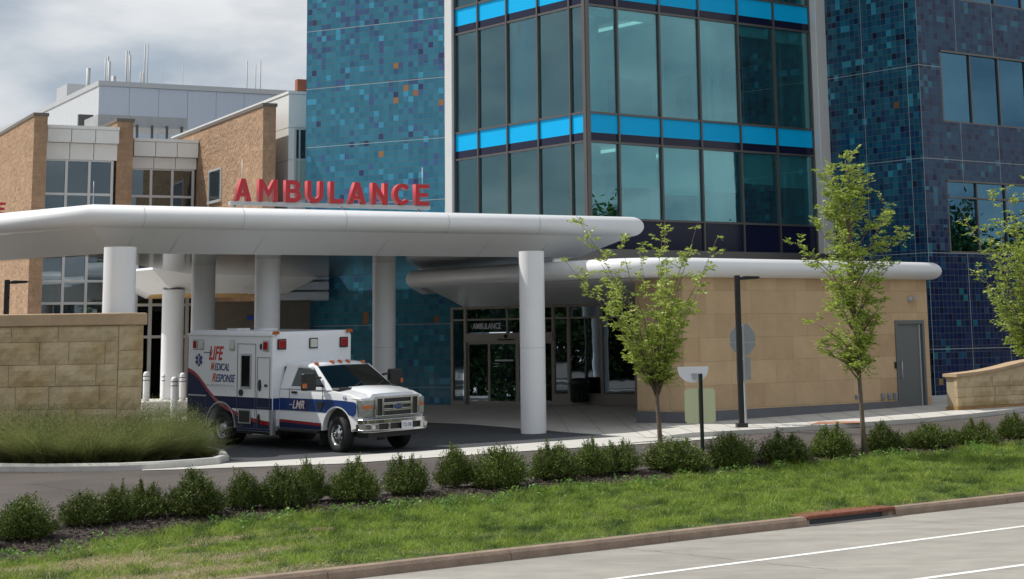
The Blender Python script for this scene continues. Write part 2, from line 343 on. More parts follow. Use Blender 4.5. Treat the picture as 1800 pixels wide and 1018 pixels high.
def leaf_mat(name, c1, c2, trans=.35, rough=.5, scale=2.0, c3=None, c3r=(.5, .6), c3s=.5, vary=0.0):
    m = bpy.data.materials.new(name); m.use_nodes = True; n = m.node_tree.nodes; l = m.node_tree.links; n.clear()
    o = n.new('ShaderNodeOutputMaterial'); p = n.new('ShaderNodeBsdfPrincipled'); t = n.new('ShaderNodeBsdfTranslucent'); mx = n.new('ShaderNodeMixShader')
    g = n.new('ShaderNodeNewGeometry'); r = n.new('ShaderNodeValToRGB'); r.color_ramp.elements[0].color = (*c1, 1); r.color_ramp.elements[1].color = (*c2, 1)
    l.new(g.outputs['Random Per Island'], r.inputs[0]); col = r.outputs[0]
    if c3:
        tcn = n.new('ShaderNodeTexCoord'); nz_ = n.new('ShaderNodeTexNoise'); nz_.inputs['Scale'].default_value = c3s; nz_.inputs['Detail'].default_value = 5; l.new(tcn.outputs['Object'], nz_.inputs['Vector'])
        r2 = n.new('ShaderNodeValToRGB'); r2.color_ramp.elements[0].position, r2.color_ramp.elements[1].position = c3r; l.new(nz_.outputs['Fac'], r2.inputs[0])
        m3 = n.new('ShaderNodeMixRGB'); l.new(r2.outputs[0], m3.inputs[0]); l.new(col, m3.inputs[1]); m3.inputs[2].default_value = (*c3, 1); col = m3.outputs[0]
    oi = n.new('ShaderNodeObjectInfo'); om = n.new('ShaderNodeMapRange'); om.inputs['To Min'].default_value = .72; om.inputs['To Max'].default_value = 1.28; l.new(oi.outputs['Random'], om.inputs[0])
    mo = n.new('ShaderNodeMixRGB'); mo.blend_type = 'MULTIPLY'; mo.inputs[0].default_value = vary; l.new(col, mo.inputs[1]); l.new(om.outputs[0], mo.inputs[2]); col = mo.outputs[0]
    l.new(col, p.inputs['Base Color']); l.new(col, t.inputs[0]); p.inputs['Roughness'].default_value = rough; p.inputs['Specular IOR Level'].default_value = .4
    mx.inputs[0].default_value = trans; l.new(p.outputs[0], mx.inputs[1]); l.new(t.outputs[0], mx.inputs[2]); l.new(mx.outputs[0], o.inputs[0])
    return m

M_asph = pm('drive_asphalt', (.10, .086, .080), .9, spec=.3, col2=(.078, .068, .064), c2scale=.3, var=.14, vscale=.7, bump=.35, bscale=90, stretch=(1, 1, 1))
M_apron = pm('shaded_apron_asphalt', (.06, .064, .072), .85, spec=.3, var=.12, vscale=.8, bump=.3, bscale=80)  # canopy shade put into the colour: darker and bluer than the drive
M_road = pm('road_surface', (.335, .318, .288), .9, spec=.3, var=.16, vscale=1.6, bump=.5, bscale=120, col2=(.29, .278, .255), c2scale=.45, c2=(.45, .62), stretch=(.7, 1.3, 1))
M_line = pm('road_paint', (.78, .78, .75), .7, var=.12, vscale=6)
M_conc = pm('sidewalk_concrete', (.5, .49, .46), .85, var=.1, vscale=1.2, bump=.2, bscale=60)
M_plz = pm('yard_concrete', (.62, .60, .56), .85, var=.08, vscale=.6, bump=.15)
M_kerb = pm('kerb_concrete', (.27, .20, .15), .9, var=.22, vscale=3, bump=.6, bscale=30)
M_kerbg = pm('island_kerb_concrete', (.5, .49, .46), .85, var=.16, vscale=2.5, bump=.3, bscale=40)
M_soil = pm('mulch_bark', (.035, .026, .022), .95, var=.4, vscale=14, bump=1, bscale=35)
M_chip = leaf_mat('mulch_chip', (.03, .02, .017), (.13, .1, .085), trans=0, rough=.9)
M_turf = pm('verge_soil', (.05, .07, .025), .95, var=.3, vscale=3, bump=.8, bscale=25, col2=(.14, .12, .07), c2scale=.8, c2=(.52, .66))
M_white = pm('white_panel', (.82, .83, .85), .32, spec=.5, var=.015, vscale=2)
M_soffit = pm('soffit_metal', (.36, .37, .38), .12, metal=.75, var=.02, vscale=1)
M_col = pm('column_paint', (.83, .84, .86), .35, var=.03, vscale=1.5)
M_fin = pm('fin_metal', (.68, .68, .68), .38, metal=.1, var=.03)
M_frame = pm('mullion_metal', (.16, .15, .145), .4, metal=.7)
M_bronze = pm('bronze_frame', (.32, .29, .26), .45, metal=.3)
M_alu = pm('pale_frame', (.55, .56, .57), .4, metal=.3)
M_cyan = pm('cyan_spandrel', (.0, .44, .86), .4, spec=.2, var=.04, vscale=.6)
M_navy = pm('navy_spandrel', (.008, .010, .035), .12, spec=.35)
M_glass = glass_mat('tower_glass', (.52, .84, .84), (.42, .70, .76), base=.28)
M_glassR = glass_mat('window_glass', (.22, .40, .52), (.22, .50, .72), base=.30)
M_glassB = glass_mat('brick_window_glass', (.18, .22, .24), (.5, .6, .66), base=.22)
M_glassS = glass_mat('storefront_glass', (.10, .12, .13), (.4, .5, .55), base=.08)
M_glassE = glass_mat('entrance_glass', (.10, .15, .16), (.56, .70, .82), base=.5)
M_int = pm('room_wall', (.55, .56, .53), .9, var=.05)
M_ceil = pm('room_ceiling', (.6, .6, .58), .9)
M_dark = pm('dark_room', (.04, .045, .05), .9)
M_blind = pm('window_blind', (.78, .82, .80), .9, var=.04)
M_red = pm('letter_red', (.50, .016, .028), .45, coat=.2)
M_stone = block_mat('sandstone_cladding', (.56, .405, .25), (.45, .31, .185), (.38, .27, .17), 1.15, .60, .006, bump=.12, nscale=9, nbump=.15, ndist=.02, bias=-.2, var=.12, squash=1.45, sqf=3)
M_base = pm('grey_plinth', (.13, .135, .15), .7, var=.1)
M_brick = block_mat('split_face_block', (.41, .27, .175), (.34, .22, .14), (.30, .215, .15), .42, .21, .008, bump=.3, nscale=6, nbump=1.0, ndist=.11, var=.16)
M_cop = pm('coping_metal', (.13, .11, .09), .5)
M_panel = pm('metal_panel_white', (.72, .73, .72), .45, var=.03)
M_grey = pm('penthouse_metal', (.52, .58, .68), .5, metal=.1, var=.03, stretch=(3, 3, .2))
M_greyl = pm('penthouse_metal_sunlit', (.56, .59, .62), .5, var=.03)  # sunlit copy of the penthouse metal, left face lightened in the colour
M_steel = pm('galvanised_steel', (.40, .42, .44), .6, metal=.1, var=.1)
M_door = pm('grey_door_paint', (.12, .135, .14), .45, var=.05)
M_blackp = pm('black_post_paint', (.014, .014, .016), .4, var=.1)
M_green = pm('green_post_paint', (.015, .03, .018), .5)
M_signb = pm('bare_aluminium', (.32, .35, .38), .5, metal=.6, var=.06, vscale=4)
M_signw = pm('white_sign', (.78, .78, .85), .4)
M_rust = pm('rusty_iron', (.19, .065, .038), .85, var=.35, vscale=8, bump=.4)
M_tact = pm('rust_tactile', (.36, .17, .10), .9, var=.2, vscale=6)
M_black = pm('black_rubber', (.012, .012, .013), .75)
M_gold = pm('golden_soffit', (.55, .36, .15), .5)
M_bin = pm('green_plastic_bin', (.006, .018, .012), .5)
M_bark = pm('tree_bark', (.16, .125, .095), .9, var=.35, vscale=25, bump=.6, bscale=60, stretch=(1, 1, .3))
M_leaf = leaf_mat('tree_leaf', (.19, .30, .04), (.56, .64, .15), .45, .42)
M_leafd = leaf_mat('far_tree_leaf', (.03, .07, .015), (.09, .15, .04), .3, .6)
M_yew = leaf_mat('yew_leaf', (.013, .040, .009), (.20, .26, .045), .2, .5, vary=1.0)
M_grass = leaf_mat('grass_blade', (.09, .20, .022), (.46, .56, .10), .42, .5, c3=(.05, .11, .016), c3r=(.46, .66), c3s=2.2)
M_grassd = leaf_mat('dry_grass_blade', (.42, .35, .2), (.68, .58, .38), .3, .7)
M_orn = leaf_mat('ornamental_grass_blade', (.07, .13, .03), (.44, .46, .18), .45, .6, vary=1.0, c3=(.24, .22, .10), c3r=(.56, .70), c3s=3.0)
M_weed = leaf_mat('weed_leaf', (.1, .22, .04), (.2, .34, .07), .4, .5)

WG = lambda *a: a
T_low = [(0, (48, 108, 130)), (.30, (46, 102, 126)), (.55, (52, 112, 134)), (.88, (60, 136, 166)), (.94, (58, 88, 128)), (.982, (48, 62, 96)), (.995, (140, 100, 68))]
T_high = [(0, (58, 92, 128)), (.25, (52, 84, 118)), (.5, (62, 84, 124)), (.72, (44, 104, 132)), (.90, (60, 132, 162)), (.96, (50, 60, 92)), (.985, (60, 60, 84)), (.996, (138, 100, 68))]
R_low = [(0, (20, 62, 98)), (.3, (22, 54, 92)), (.55, (24, 74, 104)), (.8, (30, 100, 128)), (.88, (18, 30, 62)), (.97, (28, 50, 90)), (.995, (130, 80, 50))]
R_high = [(0, (26, 84, 108)), (.35, (24, 72, 100)), (.62, (34, 98, 122)), (.8, (28, 60, 92)), (.88, (22, 34, 60)), (.94, (50, 140, 165)), (.993, (130, 84, 50))]
F_low = [(0, (16, 36, 80)), (.3, (20, 40, 80)), (.6, (24, 44, 78)), (.84, (24, 74, 106)), (.9, (20, 28, 60)), (.98, (30, 105, 120)), (.996, (150, 125, 70))]
F_high = [(0, (32, 66, 100)), (.3, (28, 58, 92)), (.6, (34, 76, 106)), (.84, (26, 38, 74)), (.94, (44, 108, 134))]
M_tileT = tile_mat('teal_glazed_tile', T_low, T_high, 11.0, 19.5, joint=2.05, joff=.55, gain=1.22)
M_tileA = tile_mat('deep_blue_glazed_tile', R_low, R_high, 4, 13, joint=3.0, joff=.5, vjoint=1.9)
M_tileF = tile_mat('slate_blue_glazed_tile', F_low, F_high, 4.5, 7.5, joint=3.0, joff=.5, vjoint=1.9, grout=(.15, .15, .17))

# ------------------------------------------------------------------ ground
def sheet(name, m, v0, v1, u0, u1, du=2.0, dv=1.0, dz=0.0, kind='structure'):
    vs = sorted(set([v0, v1] + [p for p in PROF_V if v0 < p < v1] + [round(x, 3) for x in np.arange(v0, v1, dv) if 0 < 1])); vs = [v for v in vs if v0 <= v <= v1]
    us = list(np.arange(u0, u1 + .01, du)); mb = MB(); P = []
    for v in vs:
        for u in us:
            x, y = xy_of(u, v); P.append((x, y, gz(x, y) + dz))
    n = len(us); mb.add(P, [(j * n + i, j * n + i + 1, (j + 1) * n + i + 1, (j + 1) * n + i) for j in range(len(vs) - 1) for i in range(n - 1)])
    return tag(mb.build(name, m), kind=kind)
def resample(pts, n):
    pts = [Vector((p[0], p[1], 0)) for p in pts]; d = [0]
    for a, b in zip(pts, pts[1:]): d.append(d[-1] + (b - a).length)
    return [(float(np.interp(x, d, [p.x for p in pts])), float(np.interp(x, d, [p.y for p in pts]))) for x in np.linspace(0, d[-1], n)]
def ribbon(name, m, A, B, nu=40, nv=4, dz=.004, skirt=0.0, kind='structure'):
    """sheet between two ground polylines; dz may be a function of the run 0..1"""
    a, b = resample(A, nu), resample(B, nu); mb = MB(); P = []
    f = dz if callable(dz) else (lambda s: dz)
    for i in range(nu):
        for j in range(nv):
            k = j / (nv - 1); x = a[i][0] * (1 - k) + b[i][0] * k; y = a[i][1] * (1 - k) + b[i][1] * k
            P.append((x, y, gz(x, y) + f(i / (nu - 1))))
    F = [(i * nv + j, (i + 1) * nv + j, (i + 1) * nv + j + 1, i * nv + j + 1) for i in range(nu - 1) for j in range(nv - 1)]
    mb.add(P, F)
    if skirt:
        n0 = len(mb.v); q = [(P[i * nv][0], P[i * nv][1], P[i * nv][2] - f(i / (nu - 1)) - skirt) for i in range(nu)]
        mb.add([P[i * nv] for i in range(nu)] + q, [(i, i + 1, nu + i + 1, nu + i) for i in range(nu - 1)])
    return tag(mb.build(name, m), kind=kind)
sheet('driveway', M_asph, 26.6, 60, -40, 90, 2, 1)
sheet('ground', M_asph, 60, 900, -700, 800, 50, 60, -.01)
sheet('road', M_road, 4, 21.02, -60, 120, 4, 6)
sheet('far_ground', M_turf, -400, 4, -500, 600, 50, 50, 0)
sheet('verge_ground', M_turf, 21.10, 26.7, -30, 80, 1, .4)
def bed_v(u): return 25.95 + .10 * math.sin(u * .9 + 1) + .10 * math.sin(u * 2.1) - 1.5 * max(0.0, min(1.0, (14.0 - u) / 4.5))
ribbon('mulch_bed', M_soil, [xy_of(u, bed_v(u)) for u in np.arange(-20, 60, .5)], [xy_of(u, 27.35) for u in np.arange(-20, 60, .5)], 200, 8, .03)

# lane lines: read where the two white lines run on the road
def line(name, p1, p2, wd):
    a, b = PG(*p1), PG(*p2); (ua, va), (ub, vb) = uv_of(a.x, a.y), uv_of(b.x, b.y)
    s = (vb - va) / (ub - ua); f = lambda u: va + s * (u - ua)
    ribbon(name, M_line, [xy_of(u, f(u) - wd / 2) for u in (-30, 90)], [xy_of(u, f(u) + wd / 2) for u in (-30, 90)], 60, 2, .004)
rc_n = random.Random(12)
def crack(name, m, u0, v0, du, dv, n=26, w_=.012, j=.05):
    mb = MB(); P = []
    for i in range(n + 1):
        t = i / n; u_ = u0 + du * t + rc_n.uniform(-j, j); v_ = v0 + dv * t + rc_n.uniform(-j, j); k = w_ * rc_n.uniform(.4, 1.3)
        for s_ in (-1, 1): x, y = xy_of(u_, v_ + s_ * k / 2) if abs(du) > abs(dv) else xy_of(u_ + s_ * k / 2, v_); P.append((x, y, gz(x, y) + .006))
    mb.add(P, [(2 * i, 2 * i + 2, 2 * i + 3, 2 * i + 1) for i in range(n)]); tag(mb.build(name, m), kind='structure')
M_crk = pm('crack_tar', (.09, .085, .08), .9)
for a_ in ((24.2, 20.9, .5, -3.2), (31, 20.9, -.4, -2.6), (18.5, 20.9, .2, -4), (27.5, 19.2, 5, -.15), (36, 20.9, .3, -4)): crack('road_crack', M_crk, *a_)
for a_ in ((6, 28.9, 12, .5), (14, 27.6, .6, 5.4), (24.5, 27.5, .3, 2.5)): crack('road_crack', pm('seam_tar', (.05, .045, .042), .9), *a_, w_=.02)
line('road_marking', (1110, 1014), (1795, 926), .13)
line('road_marking', (1625, 1017), (1795, 994), .13)

# street kerb in cast lengths, with the rusted drain inlet let into it
u_in0 = uv_of(*PG(1419, 925)[:2])[0]; u_in1 = uv_of(*PG(1573, 905)[:2])[0]
kerb = empty('kerb', (*xy_of(20, 21.1), 0), 'long brown weathered concrete kerb along the street edge of the grass', 'kerb')
def kerb_piece(ua, ub, parent, name='kerb_stone'):
    mb = MB(); sec = [(20.98, -.1), (21.0, .10), (21.035, .142), (21.07, .15), (21.17, .15), (21.2, .1), (21.2, -.1)]
    n = 8; P = []
    for i in range(n + 1):
        u = ua + (ub - ua) * i / n
        for v, z in sec: x, y = xy_of(u, v + .012 * math.sin(u * 1.3)); P.append((x, y, z))
    k = len(sec); F = [(i * k + j, (i + 1) * k + j, (i + 1) * k + j + 1, i * k + j + 1) for i in range(n) for j in range(k - 1)]
    mb.add(P, F + [list(range(k)), list(range(n * k, n * k + k))[::-1]]); return mb.build(name, M_kerb, parent)
u = u_in0
while u > -25: kerb_piece(max(u - 3.05, -25), u - .012, kerb); u -= 3.05
u = u_in1
while u < 60: kerb_piece(u + .012, u + 3.05, kerb); u += 3.05
inl = empty('storm_drain', (*xy_of((u_in0 + u_in1) / 2, 21.1), 0), 'rusty iron storm drain inlet with dark mouth let into the street kerb', 'drain')
mu_ = Matrix.Rotation(rad(40), 4, 'Z')
L_in = u_in1 - u_in0
mb = MB(); mb.box(0, L_in, -.16, .34, .10, .165); mb.build('hood', M_rust, inl, mat=Matrix.Translation((*xy_of(u_in0, 21.15), 0)) @ mu_, bevel=.03)
for c0 in (0, L_in - .12): MB().box(c0, c0 + .12, -.10, .3, -.1, .10).build('cheek', M_kerb, inl, mat=Matrix.Translation((*xy_of(u_in0, 21.15), 0)) @ mu_, bevel=.02)
mb = MB(); mb.box(.12, L_in - .12, .05, .3, -.1, .10); mb.build('mouth', M_dark, inl, mat=Matrix.Translation((*xy_of(u_in0, 21.15), 0)) @ mu_)
# pale concrete band that runs between the lit drive and the apron
lo = [PG(*p) for p in [(250, 828), (350, 825), (460, 821), (600, 816), (833, 800), (1033, 787), (1130, 781), (1200, 776.5), (1262, 771)]]
hi = [PG(*p) for p in [(250, 821), (350, 818), (460, 812), (600, 803), (767, 792), (1023, 773), (1095, 768), (1140, 766), (1200, 764), (1262, 762)]]
ribbon('concrete_band', M_conc, lo, hi, 60, 3, .012)
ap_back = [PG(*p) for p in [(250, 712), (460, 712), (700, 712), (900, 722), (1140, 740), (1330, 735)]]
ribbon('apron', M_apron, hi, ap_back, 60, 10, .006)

# ------------------------------------------------------------------ hospital
B0 = PY(1033, 300, 55); WA = Wall(B0, -51.5 + 180 - 180); WB = Wall(B0, 38.3)
hosp = empty('hospital', (B0.x, B0.y, gz(B0.x, B0.y)), 'blue tiled hospital block with glass corner tower and sandstone ground floor wing', 'hospital')
z_g0 = WB.z(1033, 8); z_b2 = WB.z(1033, 197); z_bm = WB.z(1033, 232); z_f2 = WB.z(1033, 248); H = z_g0 - z_f2
z_low = WB.z(1300, 393); z_bot = WB.z(1300, 446)
zrow = [z_bot, z_low, z_f2, z_b2, z_g0, z_b2 + H, z_g0 + H]
tB = [0] + [WB.t(x, 320) for x in (1089, 1164, 1234.5, 1304, 1368)] + [WB.t(1432, 320)]
tA = [WA.t(x, 300) for x in (801, 842.5, 894, 949, 1006)] + [0]
bpx = dict(A=(WA, tA), B=(WB, tB))
random.seed(3)
for key, (W_, ts) in bpx.items():
    fr = MB(); ww = .065
    for i, t in enumerate(ts):
        if t == 0: fr.box(-.05, .05, -.07, .12, z_bot, z_g0 + H); continue
        fr.box(t - ww / 2, t + ww / 2, -.06, .12, z_bot, z_g0 + H)
    a, b = min(ts), max(ts)
    for k, z in enumerate(zrow):
        fr.box(a, b, -.045, .11, z - ww / 2, z + ww / 2)
    W_.build(fr, 'window_frame', M_frame, hosp)
    for (z0, z1) in ((z_b2, z_f2), (z_b2 + H, z_g0)):
        c = MB(); d = MB(); zm = z0 - (z_b2 - z_bm)
        for i in range(len(ts) - 1):
            c.box(ts[i] + .03, ts[i + 1] - .03, 0, .05, zm, z0 - .03); d.box(ts[i] + .03, ts[i + 1] - .03, 0.002, .05, z1 + .03, zm)
        W_.build(c, 'spandrel_panel', M_cyan, hosp)['label'] = 'bright cyan spandrel band'
        W_.build(d, 'spandrel_panel', M_navy, hosp)['label'] = 'dark navy spandrel band'
    for (z0, z1, lvl) in ((z_low, z_f2, 0), (z_b2, z_g0, 1), (z_b2 + H, z_g0 + H, 2)):
        for i in range(len(ts) - 1):
            W_.build(MB().box(ts[i] + .03, ts[i + 1] - .03, .01, .03, z0 + .03, z1 - .03), 'window', M_glass, hosp)
    d = MB()
    for i in range(len(ts) - 1): d.box(ts[i] + .03, ts[i + 1] - .03, .002, .05, z_bot + .03, z_low - .03)
    W_.build(d, 'spandrel_panel', M_navy, hosp)['label'] = 'dark navy spandrel band'
# rooms behind the glass
TB, TA = max(tB), -min(tA)
fl = MB()
PA = lambda t, n: WA.at(-t, -n)
def slab(mb, z0, z1, inn=.15):
    a = WB.at(TB, -inn); b_ = B0.copy(); b_ = WB.at(0, -inn) + WA.d * -inn * 0 + WB.d * inn * .9; c = WA.at(-TA, -inn); d_ = WA.at(-TA, -inn) + WB.d * TB
    pts = [(a.x, a.y), (d_.x, d_.y), (c.x, c.y), (b_.x, b_.y)]
    n = 4; mb.add([(x, y, z0) for x, y in pts] + [(x, y, z1) for x, y in pts], [(3, 2, 1, 0), (4, 5, 6, 7)] + [(i, (i + 1) % n, n + (i + 1) % n, n + i) for i in range(n)])
for z0, z1 in ((z_bot - .1, z_low), (z_f2 + .04, z_b2 - .04), (z_g0 + .04, z_b2 + H - .04), (z_g0 + H, z_g0 + H + .3)): slab(fl, z0, z1)
fl.build('floor_slab', M_ceil, hosp)
iw = MB(); iw.box(0.6, TB, 4.2, 4.35, z_bot, z_g0 + H); iw.box(TB - .3, TB - .1, .2, 4.3, z_bot, z_g0 + H)
iw.box(4.6, 4.75, 1.8, 4.2, z_bot, z_g0 + H)
WB.build(iw, 'room_wall', M_int, hosp)
iw = MB(); iw.box(-TA - .02, -TA + .1, .16, 12, z_bot, z_g0 + H); WA.build(iw, 'room_wall', M_int, hosp)
iw = MB(); iw.box(-TA, -.2, 5.2, 5.35, z_bot, z_g0 + H); WA.build(iw, 'room_wall', M_int, hosp)
cl = MB()
for (t, n) in ((1.2, 1.3), (6.4, 1.3)):
    p = WB.at(t, -n); cl.lathe([(.3, z_bot), (.3, z_g0 + H)], (p.x, p.y, 0), 20)
cl.build('room_column', M_int, hosp)
lt = bpy.data.materials.new('strip_light'); lt.use_nodes = True; lt.node_tree.nodes['Principled BSDF'].inputs['Emission Color'].default_value = (1, .96, .85, 1); lt.node_tree.nodes['Principled BSDF'].inputs['Emission Strength'].default_value = 1.0; lt.cycles.emission_sampling = 'NONE'
for t_, n_, z_ in ((1.0, 1.6, z_g0), (3.2, 2.2, z_g0), (5.5, 2.0, z_g0), (2.0, 2.0, z_f2), (4.5, 2.0, z_f2), (6.8, 2.0, z_f2)): WB.build(MB().box(t_, t_ + .06, n_ - 1.2, n_ + 1.2, z_ - .12, z_ - .02), 'strip_light', lt, hosp)
dk = MB()
for t0, t1, n, z0, z1 in ((2.0, 3.4, .9, z_b2, z_b2 + 1.3), (5.0, 6.2, 1.0, z_b2, z_b2 + 1.6), (6.9, 8.6, .8, z_b2, z_b2 + 2.1), (1.9, 3.3, 1.0, z_low, z_low + 1.5), (4.2, 4.9, .6, z_low, z_low + 1.25), (6.6, 9, .8, z_low, z_low + 1.2), (.4, 1.2, .8, z_low, z_low + 1.4)):
    dk.box(t0, t1, n, n + .5, z0, z1)
WB.build(dk, 'furniture', M_dark, hosp)
dropB = [[.0, .55, .62, .55, .42, .45], [.08, .08, 0, .0, .1, .12], [0.1] * 6]; dropA = [[.35, .55, .85, .8, .75], [.2, .22, .2, .2, .3], [.2] * 5]
for key, (W_, ts) in bpx.items():
    for lvl, (z0, z1) in enumerate(((z_low, z_f2), (z_b2, z_g0))):
        for i in range(len(ts) - 1):
            dr = (dropB if key == 'B' else dropA)[lvl][i]
            if dr > 0: W_.build(MB().box(ts[i] + .1, ts[i + 1] - .1, .14, .15, z1 - .05 - dr * (z1 - z0), z1 - .05), 'blind', M_blind, hosp)
# storeys above
up = MB(); up.box(0, TB, .02, 14, z_g0 + H + .3, 34); WB.build(up, 'upper_storeys', M_glassR, hosp); up = MB(); up.box(.2, TB - .2, .2, 13.8, z_g0 + H + .3, 33.8); WB.build(up, 'upper_core', M_int, hosp)
# fins at both ends
f1 = MB(); f1.box(min(tA) - .42, min(tA) + .0, -.15, .9, z_bot - .6, z_g0 + H + .5); WA.build(f1, 'fin', M_fin, hosp, bevel=.02)
tf0, tf1 = max(tB), WB.t(1452, 320)
f2 = MB(); f2.box(tf0 + .02, tf0 + .5, -.32, .9, z_bot, z_g0 + H + .5); WB.build(f2, 'fin', M_fin, hosp, bevel=.02)
# teal tiled wall left of the glass
Aend = WA.at(min(tA) - .40); WT = Wall(Aend, -27.5)
tT0 = WT.t(537, 300)
mb = MB(); mb.box(tT0, .5, 0, .5, gz(Aend.x, Aend.y) - .2, 22); mb.build('tile_wall', M_tileT, hosp, loc=(WT.p.x, WT.p.y, 0), rz=WT.a)
mb = MB(); mb.box(tT0, tT0 + .4, .5, 12, .5, 22); WT.build(mb, 'tile_wall', M_tileT, hosp)
# tile tower on the right
Bend = WB.at(tf0 + .5); WC = Wall(Bend, -51.5); tC = WC.t(1619, 200)
Cc = WC.at(tC); WD = Wall(Cc, 38.3)
zt = 24
gC = gz(Cc.x, Cc.y)
mb = MB(); mb.box(-2, tC - .002, 0, .5, gC - .4, zt); WC.build(mb, 'tile_wall', M_tileA, hosp)
t0w, t1w = WD.t(1655, 150), 12.0
zw = [WD.z(1662, 444), WD.z(1665, 316), WD.z(1660, 214), WD.z(1655, 88), WD.z(1710, 4)]
mb = MB()
mb.box(0, t1w + 2, 0, .5, gC - .4, zw[0]); mb.box(0, t1w + 2, 0, .5, zw[1], zw[2]); mb.box(0, t1w + 2, 0, .5, zw[3], zw[4])
mb.box(0, t0w, 0, .5, zw[0], zw[1]); mb.box(0, t0w, 0, .5, zw[2], zw[3]); mb.box(0, t0w, 0, .5, zw[4], zt)
mb.box(t0w, t1w + 2, .6, .7, gC, zt)
WD.build(mb, 'tile_wall', M_tileF, hosp)
pw = WD.t(1706, 150) - t0w
for (z0, z1, tr) in ((zw[0], zw[1], WD.z(1680, 347)), (zw[2], zw[3], None), (zw[4], zw[4] + 2.2, None)):
    fr = MB(); t = t0w; fr.box(t0w, t1w, .02, .12, z0, z0 + .05); fr.box(t0w, t1w, -.03, .12, z1 - .06, z1)
    if tr: fr.box(t0w, t1w, -.0, .12, tr - .03, tr + .03)
    while t < t1w: fr.box(t, t + .06, .0, .12, z0 + .05, z1 - .06); t += pw
    WD.build(fr, 'window_frame', M_frame, hosp)
    t = t0w; k = 0
    while t < t1w - .5 and k < 5:
        WD.build(MB().box(t + .06, t + pw, .06, .08, z0 + .05, z1 - .06), 'window', M_glassR, hosp)
        dr = [.55, .8, .6, .7, .5][k % 5] * (z1 - z0)
        WD.build(MB().box(t + .12, t + pw - .12, .3, .32, z1 - dr, z1 - .06), 'blind', M_blind, hosp)
        t += pw; k += 1

# sandstone wing
S0 = PG(1205, 745, .1); WS = Wall(S0, 39.7); WSl = Wall(S0, -51.5)
gS = gz(S0.x, S0.y)
tS1 = WS.t(1633, 600)
Send = WS.at(tS1); gE = gz(Send.x, Send.y)
z_rt, z_rb = WS.z(1230, 453, .3), WS.z(1230, 487, .1)
td0, td1 = WS.t(1576, 650), WS.t(1627, 650); zd0, zd1 = WS.z(1600, 716), WS.z(1600, 563)
base_h = .28
mb = MB(); zb = gS + .1
mb.box(0, td0, 0, .5, zb + base_h, z_rb + .1); mb.box(td1, tS1, 0, .5, zb, z_rb + .1); mb.box(td0, td1, 0, .5, zd1, z_rb + .1)
mb.box(tS1 - .5, tS1, .5, 6, zb, z_rb + .1)
WS.build(mb, 'stone_wall', M_stone, hosp)
mb = MB(); tl = WSl.t(1119, 640); mb.box(tl, -.002, 0, .5, zb + base_h, z_rb + .1); mb.box(tl, tl + .4, .5, 9, zb, z_rb + .1); WSl.build(mb, 'stone_wall', M_stone, hosp)
mb = MB(); mb.box(-.03, td0, -.035, .3, gS - .2, zb + base_h); WS.build(mb, 'plinth', M_base, hosp)
mb = MB(); mb.box(tl - .02, -.0, -.035, .3, gS - .3, zb + base_h); WSl.build(mb, 'plinth', M_base, hosp)
# grey service door
dm = WS.mat()
mb = MB(); mb.box(td0, td0 + .09, -.03, .12, zd0 - .3, zd1); mb.box(td1 - .09, td1, -.03, .12, zd0 - .3, zd1); mb.box(td0 + .09, td1 - .09, -.03, .12, zd1 - .1, zd1)
WS.build(mb, 'door_frame', M_door, hosp)
mb = MB(); mb.box(td0 + .09, td1 - .09, .03, .09, zd0 - .3, zd1 - .1); dr_ = WS.build(mb, 'door', M_door, hosp)
mb = MB(); mb.box(td1 - .2, td1 - .175, .0, .03, zd0 - .1, zd1 - .12); WS.build(mb, 'edge_strip', M_alu, dr_)
mb = MB(); tdh = WS.t(1584, 650); zh = WS.z(1584, 650)
mb.tube([(tdh, .03, zh - .22), (tdh, -.05, zh - .22), (tdh, -.05, zh + .22), (tdh, .03, zh + .22)], .014, 8); WS.build(mb, 'handle', M_alu, dr_)
for px, py, s in ((1551.5, 697, .075), (1563, 697, .075), (1573, 696, .075), (1505, 698, .05)):
    t, z = WS.tz(px, py); mb = MB(); mb.box(t - s, t + s, -.045, -.002, z - s * 1.15, z + s * 1.15); mb.box(t - s * .6, t + s * .6, -.06, -.045, z - s * .7, z + s * .7)
    WS.build(mb, 'outlet_cover', M_signb, hosp, bevel=.01)
t, z = WS.tz(1573.5, 642); WS.build(MB().box(t - .035, t + .035, -.04, -.002, z - .09, z + .09), 'card_reader', M_black, hosp)
t, z = WS.tz(1598, 526); mb = MB(); mb.lathe([(0, -.12), (.05, -.11), (.08, -.05), (.085, -.002)], (t, 0, z), 16, axis='y'); mb.box(t + .02, t + .24, -.16, -.09, z, z + .05)
WS.build(mb, 'wall_lamp', M_steel, hosp)

# ---- bull-nosed roofs
def inset(poly, d):
    n = len(poly); out_ = []
    for i in range(n):
        p0, p1, p2 = Vector(poly[i - 1]), Vector(poly[i]), Vector(poly[(i + 1) % n])
        a = (p1 - p0).normalized(); b = (p2 - p1).normalized(); na = Vector((-a.y, a.x)); nb = Vector((-b.y, b.x))
        m = (na + nb); m = m / max(m.dot(m) / 2, .35)
        q = p1 + m * d; out_.append((q.x, q.y))
    return out_
def rounded(poly, i, r, seg=6):
    n = len(poly); p0, p1, p2 = Vector(poly[i - 1]), Vector(poly[i]), Vector(poly[(i + 1) % n])
    a = p1 + (p0 - p1).normalized() * r; b = p1 + (p2 - p1).normalized() * r; res = []
    for k in range(seg + 1):
        t = k / seg; q = a * (1 - t) ** 2 + p1 * 2 * t * (1 - t) + b * t * t; res.append((q.x, q.y))
    return poly[:i] + res + poly[i + 1:]
